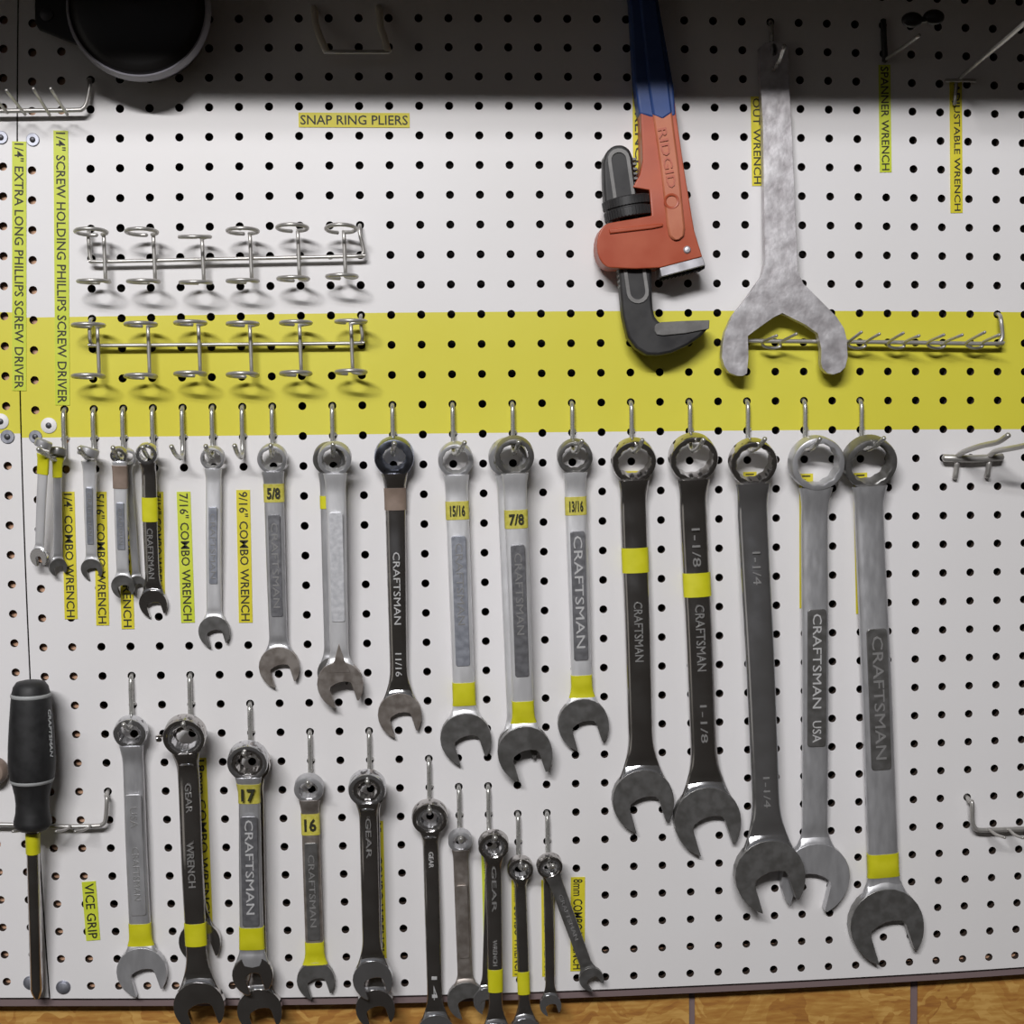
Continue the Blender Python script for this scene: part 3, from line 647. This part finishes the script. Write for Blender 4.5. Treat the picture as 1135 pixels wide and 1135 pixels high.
# ------------------------------------------------------------------ ring racks
def ring_rack(label, bar, lo, hi, rods, tops, bots, upper_tilt):
    c0, c1, rr = bar
    a = LAT(c0, rr); b = LAT(c1, rr)
    t = thing('ring_rack', label, 'tool rack', ((a[0] + b[0]) / 2, 0, (a[1] + b[1]) / 2), 'six-ring wire tool racks')
    (bx0, by0), (bx1, by1) = lo, hi
    d = .009
    p0, p1 = W(bx0, by0, d), W(bx1, by1, d)
    pts = [(a[0], .012, a[1]), (a[0], .001, a[1]), (a[0], -.006, a[1] - .002), (a[0], -d, a[1] - .008)]
    pts += [p0 + Vector((-.0045, 0, .006)), p0 + Vector((-.003, 0, .0012)), p0 + Vector((.004, 0, 0)), (p0 + p1) / 2, p1 + Vector((-.004, 0, 0)), p1 + Vector((.003, 0, .0012)), p1 + Vector((.0045, 0, .006))]
    pts += [(b[0], -d, b[1] - .008), (b[0], -.006, b[1] - .002), (b[0], .001, b[1]), (b[0], .012, b[1])]
    wire('bar', pts, .0016, 'wire', t, 4)
    for k, x in enumerate(rods):
        (tx, ty, ta), (qx, qy, qa) = tops[k], bots[k]
        dr = d + .0034
        T0, B0 = W(x, ty + 3, dr), W(x + 2, qy - 2, dr)
        wire('rod', [T0, (T0 + B0) / 2, B0], .00165, 'wire', t, 3)
        for (cx, cy, half), end, sg in (((tx, ty, ta), T0, 1), ((qx, qy, qa), B0, -1)):
            rad = .0125; c = W(cx, cy, dr + .012)
            kz = half * 1.16 / F / rad          # how far the loop leans
            loop = []
            a0 = math.atan2(end.y - c.y, end.x - c.x)
            for m in range(13):
                an = a0 - m / 12 * math.radians(338)
                loop.append(c + Vector((rad * math.cos(an), rad * math.sin(an), kz * rad * (-math.sin(an)))))
            loop[0] = Vector((loop[0].x, loop[0].y, (loop[0].z + end.z) / 2))
            wire('ring', [end] + loop, .00165, 'wire', t, 3)
    return t
ring_rack('upper six-ring wire rack on the white board', (0, 9, 5), (106, 290), (397, 284), [115, 170, 224, 277, 330, 381],
          [(101, 257, 1.2), (157, 257, 1.2), (216, 262.5, -2), (269, 256, .8), (324, 252.5, 1.4), (378, 253.5, 2.2)],
          [(104, 312, -.4), (159, 312, -.4), (217, 313, -1), (269, 311.5, -.4), (325, 309, .2), (379, 306.5, .2)], 0)
ring_rack('lower six-ring wire rack on the yellow stripe', (0, 9, 8), (106, 383), (396, 380.5), [108, 164, 220, 277, 332, 389],
          [(98, 360.5, .3), (156, 359.5, .6), (211, 358, .6), (269, 359, .4), (328, 358, .5), (389, 356.5, 0)],
          [(98, 417, 1), (156, 417, 1.2), (211, 414.5, 1.2), (269, 415.5, 1.4), (328, 414, 1.2), (389, 412.5, 1.2)], 0)

# ------------------------------------------------------------------ pronged racks and odd hooks
def prong_rack(label, end_hole, bar_pts, prongs, d=.010, r=.0019, mat='wire', pr=.0013):
    a = LAT(*end_hole)
    t = thing('prong_rack', label, 'tool rack', (a[0], 0, a[1]), 'bars with short prongs')
    pts = [(a[0], .014, a[1]), (a[0], .001, a[1]), (a[0], -.006, a[1] - .002)] + [W(x, y, d) for x, y in bar_pts]
    wire('bar', pts, r, mat, t, 4)
    for p in prongs: wire('prong', [W(*q) for q in p], pr, mat, t, 3)
    return t
def up(p0, p1, d0, d1): return [(p0[0], p0[1], d0), ((p0[0] + p1[0]) / 2, (p0[1] + p1[1]) / 2, (d0 + d1) / 2), (p1[0], p1[1], d1)]
prong_rack('wire prong rack at the left edge, half in the shade', (0, 0), [(99.5, 95), (96, 114), (91, 121), (84, 122), (40, 122.5), (0, 123), (-30, 123)],
           [up((75, 127.5), (56, 98), .013, .055), up((55, 127.5), (37, 98), .013, .055), up((28, 127), (7, 100), .013, .055), up((8, 125), (-14, 98), .013, .055)])
UP = lambda a, b, x0, x1: [(a[0], a[1], .040), (x0, 379, .017), (x0 + 1, 384, .0135), ((x0 + x1) / 2, 386, .0135), (x1 - 1, 384, .0135), (x1, 379, .017), (b[0], b[1], .040)]
prong_rack('long wire rack of short prongs on the yellow stripe, behind the two-pronged wrench', (31, 8),
           [(1109.5, 356), (1111, 372), (1108, 379), (1100, 381), (960, 379), (840, 378), (826, 378)],
           [UP((861, 372), (883, 370), 846, 866), UP((955, 368), (975, 370), 941, 960), UP((1001.5, 369), (1019, 372), 985, 1003), UP((1046.5, 371), (1067, 371), 1029, 1048), UP((1092, 368), (1108, 371), 1072, 1090)])
prong_rack('wire rack at the right edge above the lower corner', (30, 25), [(1077.5, 890), (1078, 910), (1081, 918), (1088, 920), (1110, 919.5), (1150, 918)],
           [[(1096, 919, .012), (1104, 925, .022), (1114, 928.5, .034)], [(1118, 919, .012), (1125, 925.5, .022), (1134, 929, .034)]], r=.0021)
prong_rack('wire bar carrying the black handled screwdriver', (0, 24), [(118.5, 886), (117, 908), (113, 914), (105, 915.5), (60, 916), (10, 914), (-30, 914)],
           [[(100, 916, .012), (93, 920, .022), (83, 921.5, .034)], [(78, 916, .012), (71, 920, .022), (62, 921.5, .034)], [(36, 916, .012), (27, 920, .022), (14, 921.5, .034)]])
t = thing('double_hook', 'wire loop hook in the shade at the top, left of centre', 'hook', W(385, 10))
wire('arm', [W(348, 9, -.012), W(348, 10, .001), W(349, 16, .007), (W(350, 27, .010)), W(355, 42, .016), W(362, 57, .022)], .0030, 'beige', t, 4)
wire('arm', [W(420, 8, -.012), W(420, 9, .001), W(421, 15, .007), (W(422, 30, .010)), W(426, 42, .016), W(430, 57, .022)], .0030, 'beige', t, 4)
wire('crossbar', [W(360, 57.5, .022), W(395, 57.5, .022), W(431, 57.5, .022)], .0017, 'wire', t, 2)
t = thing('long_hook', 'long straight peg hook with a cross bar, top right corner', 'hook', W(1063, 90))
wire('crossbar', [W(1048, 89.5, .006), W(1063, 89, .006), W(1081, 89.5, .006)], .0016, 'wire', t, 2)
wire('stem', [W(1060, 90, .0035), W(1059, 104, .0035), W(1058, 116, .0035)], .0016, 'wire', t, 2)
wire('prong', [W(1062, 90, .004), W(1068, 83, .012), W(1090, 64, .052), W(1112, 46, .09), W(1140, 22, .135)], .0018, 'wire', t, 4)
t = thing('long_hook', 'dark peg hook with a two-lobed clip, left of the long one', 'hook', W(981, 45))
wire('stem', [W(979, 22, .003), W(979.5, 40, .004), W(981, 68, .004)], .0026, 'black_steel', t, 2)
wire('prong', [W(982, 66, .005), W(988, 61, .014), W(1004, 50, .040), W(1019, 39, .065)], .0016, 'wire', t, 4)
bm = bmesh.new()
for x in (1011, 1035):
    g = bmesh.ops.create_uvsphere(bm, u_segments=16, v_segments=10, radius=.009)
    bmesh.ops.transform(bm, matrix=Matrix.Translation(W(x, 22 if x < 1020 else 19, .066)) @ Matrix.Diagonal((1, .5, .7, 1)), verts=g['verts'])
add_tube(bm, [W(1008, 24, .066), W(1040, 20, .066)], .0028, 8, True, 1)
finish(bm, 'clip', 'black_plastic', t)
t = thing('double_hook', 'double pronged holder by the right edge below the yellow stripe', 'hook', W(1078, 505))
wire('crossbar', [W(1046, 507.5, .0075), W(1078, 508.5, .0075), W(1111, 506.5, .0075)], .0034, 'wire', t, 2)
wire('leg', [W(1061, 510, .006), W(1060, 520, .005), W(1058.5, 530, .0045)], .0024, 'wire', t, 2)
wire('leg', [W(1096.5, 510, .006), W(1095.5, 520, .005), W(1094, 529, .0045)], .0024, 'wire', t, 2)
wire('prong', [W(1062, 505, .010), W(1070, 500, .020), W(1088, 494, .045), W(1106, 490, .066), W(1118, 482, .078)], .0024, 'wire', t, 4)
wire('prong', [W(1097, 505, .010), W(1104, 500, .020), W(1118, 497.5, .045), W(1138, 493, .066), W(1150, 485, .078)], .0024, 'wire', t, 4)

# ------------------------------------------------------------------ pipe wrench
pw = thing('pipe_wrench', 'orange pipe wrench with a black hook jaw hanging head down', 'pipe wrench', W(722, 200, .022))
FR, BK = .036, .010
dens = lambda q: [(q[i][0] + (q[(i + 1) % len(q)][0] - q[i][0]) * t / m, q[i][1] + (q[(i + 1) % len(q)][1] - q[i][1]) * t / m) for i in range(len(q)) for m in [max(1, int(abs(q[(i + 1) % len(q)][1] - q[i][1]) / 30))] for t in range(m)]
body = [(684, -90), (699, 0), (704, 92), (710.6, 130), (712, 160), (712.5, 178), (709, 194), (701.5, 207.5), (720, 210.5), (722.5, 239), (680, 246.3), (674, 247.5), (669.5, 250), (666, 254), (663.6, 259.5), (662.2, 266), (661.8, 273), (662.4, 280), (664.2, 286), (667.2, 291), (671.2, 294.8), (676, 296.8), (704, 298), (731.5, 296.8),
        (778.6, 284.5), (774, 270), (769.5, 255), (758, 185), (750, 130), (746, 95), (729, 0), (712, -90)]
lean_plate('frame', dens(body), FR, BK, 'orange', pw, bevel=.0042, seg=3)
lean_plate('frame_blue_end', [(683, -92), (698.3, 0), (703.4, 90), (708.8, 126), (718, 129), (735, 131), (749.6, 128), (746.8, 95), (729.8, 0), (713, -92)], FR + .0007, BK - .0005, 'blue', pw, bevel=.0042, seg=3)
rib = [(719, 95), (724.4, 131), (733, 190), (739.5, 250), (742, 262), (747, 266.5), (754, 265.5), (759, 261), (759.6, 252), (753, 185), (745.5, 127), (741, 95)]
lean_plate('rib', dens(rib), FR + .0026, FR - .003, 'orange_rib', pw, bevel=.0018)
lean_plate('rib_blue_end', [(700, -92), (709, 0), (718.6, 94), (723.6, 127), (735, 132), (745.2, 125), (741.5, 94), (728, 0), (717, -92)], FR + .0032, FR - .003, 'blue', pw, bevel=.0018)
lettering('RIDGID', W(728.8, 143, FR - .0123 + .0029), W(740.5, 212, FR - .0031 + .0029) - W(728.8, 143, FR - .0123 + .0029), W(746, 140, FR - .0123 + .0029) - W(729, 143.5, FR - .0123 + .0029), (W(740.5, 212, FR) - W(728, 143, FR)).length, .0075, 'orange', pw, .0006)
bm = bmesh.new(); c = W(744.5, 223, FR + .0012)
add_lathe(bm, [(.0046, 0), (.0052, .0004), (.0062, .0004), (.0066, 0)], c, (0, -1, 0), 32, False); finish(bm, 'emblem_ring', 'orange', pw)
px_plate('housing_ridge', [(675, 254), (723, 248.5), (735, 247.5), (735, 251), (723, 253.5), (676, 259)], FR + .0018, FR - .002, 'orange', pw, bevel=.0009)
bm = bmesh.new(); add_lathe(bm, [(.0032, -.002), (.0032, .0006), (.0022, .0018), (0, .0021)], W(761.5, 276.8, FR), (0, -1, 0), 24, False); finish(bm, 'pin', 'bare', pw)
# heel jaw with teeth
hj = px_plate('heel_jaw', [(731, 295), (778.6, 284.2), (782, 294), (733, 307)], FR - .001, BK + .002, 'bare', pw, bevel=.0007)
teeth = [(734, 305)]
n = 11
for k in range(n):
    x = 734 + 48 * k / n; y = 305 - 11.5 * k / n
    teeth += [(x + .5, y + 4.8), (x + 3.4, y + 3.2), (x + 4, y - .8)]
teeth += [(780, 291), (736, 302)]
px_plate('heel_teeth', teeth, FR - .006, BK + .002, 'black_steel', pw)
# hook jaw: rounded threaded shank above, bend and toothed lip below
JF, JB = .029, .013
jaw = [(687, 308), (684, 292), (671, 230), (669.2, 205), (668.6, 180), (672, 168), (680, 161), (690, 160), (698, 165), (701.5, 174), (703, 200), (706, 215), (716, 262), (722.5, 300), (723.2, 330), (724, 342), (726, 351), (731, 357.5), (738, 358.5), (760, 356.8), (786.8, 355.2), (787, 362),
       (777, 373), (763, 383), (744, 391.5), (730, 394), (717, 393.5), (705, 386), (696, 374), (690.5, 350), (688, 325)]
px_plate('hook_jaw', jaw, JF, JB, 'black_steel', pw, bevel=.0028, seg=3)
def stadium(p, q, r, n=8):
    ax = (Vector(q) - Vector(p)).normalized(); nx = Vector((-ax.y, ax.x)); out = []
    for c, s in ((Vector(p), 1), (Vector(q), -1)):
        for k in range(n + 1):
            a = math.pi * k / n; v = c + (nx * math.cos(a) * -s * -1 + ax * -math.sin(a) * s) * r if s > 0 else c + (nx * -math.cos(a) + ax * math.sin(a)) * r
            out.append((v.x, v.y))
    return out
outer = stadium((686, 176.5), (707, 324), 12.2); inner = stadium((686, 177), (707, 323.5), 8.4)
bm = bmesh.new()
ow = [W(x, y, JF + .0012) for x, y in outer]; iw = [W(x, y, JF + .0012) for x, y in inner]
n = len(ow)
V = [[bm.verts.new(p + Vector((0, dy, 0))) for p in lst] for lst, dy in ((ow, .003), (ow, .0), (iw, 0), (iw, .003))]
for a, b in ((0, 1), (1, 2), (2, 3), (3, 0)):
    for k in range(n): bm.faces.new((V[a][k], V[a][(k + 1) % n], V[b][(k + 1) % n], V[b][k]))
finish(bm, 'jaw_groove_rim', 'gray_steel', pw)
# thread serrations along both sides of the jaw shank
bm = bmesh.new()
for side, x0, y0, x1, y1 in ((-1, 669.5, 176, 676, 226), (1, 702, 176, 704.5, 208), (-1, 686, 299, 688, 322)):
    m = int((y1 - y0) / 5)
    for k in range(m):
        q = (k + .3) / m; p = W(x0 + (x1 - x0) * q, y0 + (y1 - y0) * q, .021)
        add_box(bm, (p.x - .0018, p.y - .0055, p.z - .0011), (p.x + .0018, p.y + .0055, p.z + .0011))
finish(bm, 'thread', 'gray_steel', pw, bevel=.0005)
px_plate('jaw_teeth_pad', [(725.5, 362), (727.5, 359), (733, 357), (760, 355.6), (786.6, 354.8), (786, 364.5), (760, 369.5), (735, 372), (728, 371), (725.5, 367)], JF + .0016, JB + .001, 'gray_steel', pw, bevel=.0006)
# knurled nut around the jaw shank
c0, c1 = W(693.5, 220, .021), W(697.5, 242.5, .021); ax = (c0 - c1); ln = ax.length
prof = []; RN = .0196
prof = [(.008, 0), (RN - .001, 0), (RN, .001), (RN, ln * .44), (RN - .0007, ln * .47), (RN - .0007, ln * .53), (RN + .0008, ln * .56), (RN + .0008, ln - .001), (RN - .0004, ln), (.008, ln)]
bm = bmesh.new(); add_lathe(bm, prof, c1, ax, 56, False)
for v in bm.verts:
    pass
nut = finish(bm, 'knurled_nut', 'black_steel', pw)
bm = bmesh.new(); axn = ax.normalized(); uu = axn.orthogonal().normalized(); vv = axn.cross(uu)
for k in range(44):
    a = 2 * math.pi * k / 44; rdir = uu * math.cos(a) + vv * math.sin(a); tdir = axn.cross(rdir)
    for h0, h1 in ((.02, .43), (.57, .96)):
        p = c1 + axn * ln * (h0 + h1) / 2 + rdir * RN
        g = bmesh.ops.create_cube(bm, size=1)
        mt = Matrix((tdir, rdir, axn)).transposed().to_4x4(); mt.translation = p
        bmesh.ops.transform(bm, matrix=mt @ Matrix.Diagonal((.0011, .0024, ln * (h1 - h0), 1)), verts=g['verts'])
finish(bm, 'knurling', 'black_steel', nut, loc=Vector(pw['_o']), smooth=False)

# ------------------------------------------------------------------ two-pronged cast wrench
fw = thing('fan_wrench', 'big mottled gray wrench with two blunt prongs', 'wrench', W(858, 60, .010))
DF, DB = .0212, .0125
hole = [(858 + 4 * math.cos(a), 55 + 7 * math.sin(a)) for a in [math.pi / 2 * -1 - 2 * math.pi * k / 12 for k in range(13)]]
out = [(857.95, 46)] + [(857.97, 47)] + hole[:1]
poly = [(858.3, 46), (868, 47), (873.5, 52), (875, 100), (877, 135), (882.6, 260), (884, 300), (890.5, 314.4), (906.4, 330), (927.5, 351.4), (935.5, 364), (938.6, 376), (939.6, 396), (937, 407), (931.5, 412.5), (924, 415), (917, 413.8), (911.5, 408), (910, 402), (910.3, 386), (906.4, 369.5), (893, 360), (880, 353.5),
        (867.2, 347), (857, 352), (848.5, 358), (836, 367), (829, 372.5), (829.6, 396), (828, 414), (824, 416.5), (817, 416.5), (808, 413), (803, 406), (800, 395.6), (801, 381), (803.5, 368), (811.5, 350.7), (830, 327), (844.5, 305.7), (848.5, 290), (847.5, 260), (845.6, 135), (843.3, 100), (842.4, 52), (848, 47.5), (857.7, 46)]
poly = poly[:-1] + [(857.7, 46)] + [(x - (.3 if k == 0 else 0), y) for k, (x, y) in enumerate(hole)] + [(858.3, 48)]
poly[-1] = (858.3, 48)
lean_plate('body', dens(poly), DF, DB, 'cast', fw, bevel=.0016, lean=(.0107, 320, 110))

# ------------------------------------------------------------------ black pan at the top left
bp = thing('round_pan', 'black round-bottomed pan with a side ear at the top left', 'pan', W(152, 8, .04))
c = W(152, 7, .045); s = (1.177 - .045) / F
bm = bmesh.new()
Rb = 76.5 * s
add_lathe(bm, [(Rb * .30, -.042), (Rb * .78, -.041), (Rb * .90, -.032), (Rb * .96, -.016), (Rb * .985, -.007), (Rb * .95, -.001), (Rb * .88, .0022), (Rb * .80, .0036), (Rb * .5, .006), (0, .0075)], c, (0, -1, 0), 72, False)
finish(bm, 'bowl', 'black_plastic', bp)
bm = bmesh.new()
add_lathe(bm, [(Rb * .975, -.012), (Rb, -.009), (Rb * 1.0, -.005), (Rb * .965, .0008), (Rb * .945, .0012), (Rb * .93, -.002)], c, (0, -1, 0), 72, False)
finish(bm, 'rim', 'lip', bp)
px_plate('ear', [(39, -12), (38, 6), (38.5, 24), (42, 32), (52, 36), (92, 52), (120, 60), (120, -12)], .020, .014, 'black_plastic', bp, bevel=.0015)
bm = bmesh.new(); add_lathe(bm, [(.0055, -.001), (.0055, .0012), (.003, .0024), (0, .0026)], W(52, 16, .020), (0, -1, 0), 24, False); finish(bm, 'rivet', 'screw', bp)

# ------------------------------------------------------------------ screwdriver
sd = thing('screwdriver', 'black handled screwdriver with yellow tape on its shaft', 'screwdriver', W(34, 840, .030))
hd = .032
def ax_lathe(name, prof, mat, parent, p0, p1, d0, d1, seg=36):
    """turned about the line from photo point p0 to p1; profile in photo px (radius, y)"""
    A, B = W(*p0, d0), W(*p1, d1); dirn = (B - A); sc = dirn.length / (p1[1] - p0[1])
    bm = bmesh.new(); add_lathe(bm, [(r * sc, (y - p0[1]) * sc) for r, y in prof], A, dirn, seg, False)
    return finish(bm, name, mat, parent, angle=50)
H0, H1 = (34, 755), (36.5, 920)
ax_lathe('handle', [(0, 754), (8, 754.3), (15, 756), (18.5, 761), (20, 768), (21, 775), (23, 800), (24.5, 825), (25, 845), (24, 860), (21, 869), (18.5, 880), (17.5, 890), (18, 900), (20, 909), (20, 914), (16, 918.5), (8, 920), (0, 920)], 'rubber', sd, H0, H1, hd, hd)
ax_lathe('upper_inlay', [(20.3, 768), (21.2, 768.7), (21.35, 771.5), (20.6, 772.2)], 'gray_line', sd, H0, H1, hd, hd)
ax_lathe('lower_inlay', [(23.2, 862), (23.6, 862.7), (22.7, 865.5), (22.0, 866)], 'gray_line', sd, H0, H1, hd, hd)
ax_lathe('shaft', [(0, 915), (6.6, 915), (6.6, 1095), (5.5, 1100), (3, 1106), (0, 1106.5)], 'dark_chrome', sd, (36, 915), (41, 1106), hd - .003, .012, 20)
ax_lathe('marking_tape', [(6.5, 922), (7.3, 922.2), (7.3, 944.5), (6.5, 944.7)], 'tape', sd, (36, 915), (41, 1106), hd - .003, .012, 20)
a = W(53.5, 786, hd + .012); b = W(56, 838, hd + .009)
lettering('CRAFTSMAN', a, b - a, Vector((.72, -.69, 0)), (b - a).length, .0042, 'gray_line', sd, .0004)
# round gray end at the very left edge
o = thing('screw_knob', 'gray round knob cut by the left picture edge', 'knob', W(-2, 852, .01))
bm = bmesh.new(); add_lathe(bm, [(.0, .001), (.010, .001), (.0125, .004), (.0125, .010), (.010, .0135), (.004, .015), (0, .015)], W(-5, 853, 0), (0, -1, 0), 32, False)
finish(bm, 'knob_body', 'brown_tape', o)

# ------------------------------------------------------------------ washers and caps
def washer(x, y, r, label, mat='washer', cm='screw', rc=.42, group='screws and washers holding the sheets'):
    t = thing('washer', label, 'screw', W(x, y), group); s = 1.177 / F
    bm = bmesh.new(); add_lathe(bm, [(0, .0002), (r * s, .0002), (r * s, .0008), (r * s * .92, .0012), (0, .0012)], W(x, y), (0, -1, 0), 32, False); finish(bm, 'disc', mat, t)
    bm = bmesh.new(); add_lathe(bm, [(r * s * rc, .001), (r * s * rc, .0020), (r * s * rc * .7, .0026), (0, .0027)], W(x, y), (0, -1, 0), 24, False); finish(bm, 'screw_head', cm, t)
washer(36.5, 155, 7, 'gray washer right of the seam, upper left')
washer(1.5, 152.5, 7, 'gray washer left of the seam at the left edge, upper left')
washer(8.5, 484, 7.5, 'gray washer left of the seam under the yellow stripe')
washer(39.5, 484, 7, 'gray washer right of the seam at the yellow stripe edge')
washer(54.3, 471.5, 8.5, 'white cap with dark centre on the yellow stripe', 'white_cap', 'screw', .36)
washer(1, 467, 8.5, 'white cap with dark centre on the stripe, left edge', 'white_cap', 'screw', .36)
washer(70.2, 1094, 8, 'gray screw disc at the bottom left corner of the big sheet', 'washer', 'washer', .8)
washer(34, 1089, 8, 'gray screw disc behind the screwdriver tip', 'washer', 'washer', .8)

# ------------------------------------------------------------------ light: two rows of tubes high up in front, dim room
def tube_light(name, y, elev, power, x, length, width, col):
    ze = Z0 - .0165
    L = bpy.data.lights.new(name, 'AREA'); L.shape = 'RECTANGLE'; L.size = length; L.size_y = width; L.energy = power; L.color = col
    o = bpy.data.objects.new(name, L); C.objects.link(o)
    o.location = (x, y, elev)
    d = Vector((.3, 0, 1.55)) - o.location
    o.rotation_euler = d.to_track_quat('-Z', 'Y').to_euler()
    return o
zs = Z0 + .0935
y1 = -2.6; tube_light('tube_light', y1, ZE + (-y1) * (zs - ZE) / SH, 66, -.30, 1.4, .08, (1.0, .983, .985))
y2 = -2.4; tube_light('tube_light_rear', y2, ZE2 + (-y2) * (zs - ZE2) / SH, 20, -.15, 1.4, .09, (.96, .97, 1.0))
L = bpy.data.lights.new('left_fill_light', 'AREA'); L.shape = 'RECTANGLE'; L.size = 1.1; L.size_y = 2.1; L.energy = 2.0; L.color = (1.0, .95, .88)  # unseen fill light added at the left to streak the chrome
o = bpy.data.objects.new('left_fill_light', L); C.objects.link(o); o.location = (-2.3, -2.0, 1.35)
o.rotation_euler = (Vector((.3, 0, 1.4)) - o.location).to_track_quat('-Z', 'Y').to_euler()
w = bpy.data.worlds.new('dim_garage'); bpy.context.scene.world = w; w.use_nodes = True
nt = w.node_tree; bg = nt.nodes['Background']; bg.inputs['Strength'].default_value = 1.0
# dim brown room, with an added bright patch above eye level for chrome reflections
tc = nt.nodes.new('ShaderNodeTexCoord'); sp = nt.nodes.new('ShaderNodeSeparateXYZ'); nt.links.new(tc.outputs['Generated'], sp.inputs[0])
def ramp(sock, pts):
    r = nt.nodes.new('ShaderNodeValToRGB'); e = r.color_ramp.elements
    mr = nt.nodes.new('ShaderNodeMapRange'); mr.inputs['From Min'].default_value = -1; mr.inputs['From Max'].default_value = 1
    nt.links.new(sock, mr.inputs['Value']); nt.links.new(mr.outputs[0], r.inputs[0])
    e[0].position, e[1].position = pts[0][0] / 2 + .5, pts[-1][0] / 2 + .5
    e[0].color = (pts[0][1],) * 3 + (1,); e[1].color = (pts[-1][1],) * 3 + (1,)
    for p, v in pts[1:-1]: k = e.new(p / 2 + .5); k.color = (v, v, v, 1)
    return r.outputs[0]
up_ = ramp(sp.outputs[2], [(-.02, 0), (.06, .8), (.20, 1), (.34, .0)])
fr_ = ramp(sp.outputs[1], [(-.95, 1), (-.55, .25), (-.2, 0)])
lf_ = ramp(sp.outputs[0], [(-.6, 1), (.05, .9), (.4, .15)])
m1 = nt.nodes.new('ShaderNodeMath'); m1.operation = 'MULTIPLY'; nt.links.new(up_, m1.inputs[0]); nt.links.new(fr_, m1.inputs[1])
m2 = nt.nodes.new('ShaderNodeMath'); m2.operation = 'MULTIPLY'; nt.links.new(m1.outputs[0], m2.inputs[0]); nt.links.new(lf_, m2.inputs[1])
mx = nt.nodes.new('ShaderNodeMix'); mx.data_type = 'RGBA'; mx.inputs[6].default_value = (.0145, .0115, .0085, 1); mx.inputs[7].default_value = (.118, .122, .135, 1)
nt.links.new(m2.outputs[0], mx.inputs[0]); nt.links.new(mx.outputs[2], bg.inputs['Color'])

for o in list(C.objects):
    if '_o' in o: del o['_o']
sc = bpy.context.scene
sc.view_settings.view_transform = 'Standard'; sc.view_settings.look = 'None'; sc.view_settings.exposure = 0; sc.view_settings.gamma = 1
sc.view_settings.use_curve_mapping = False
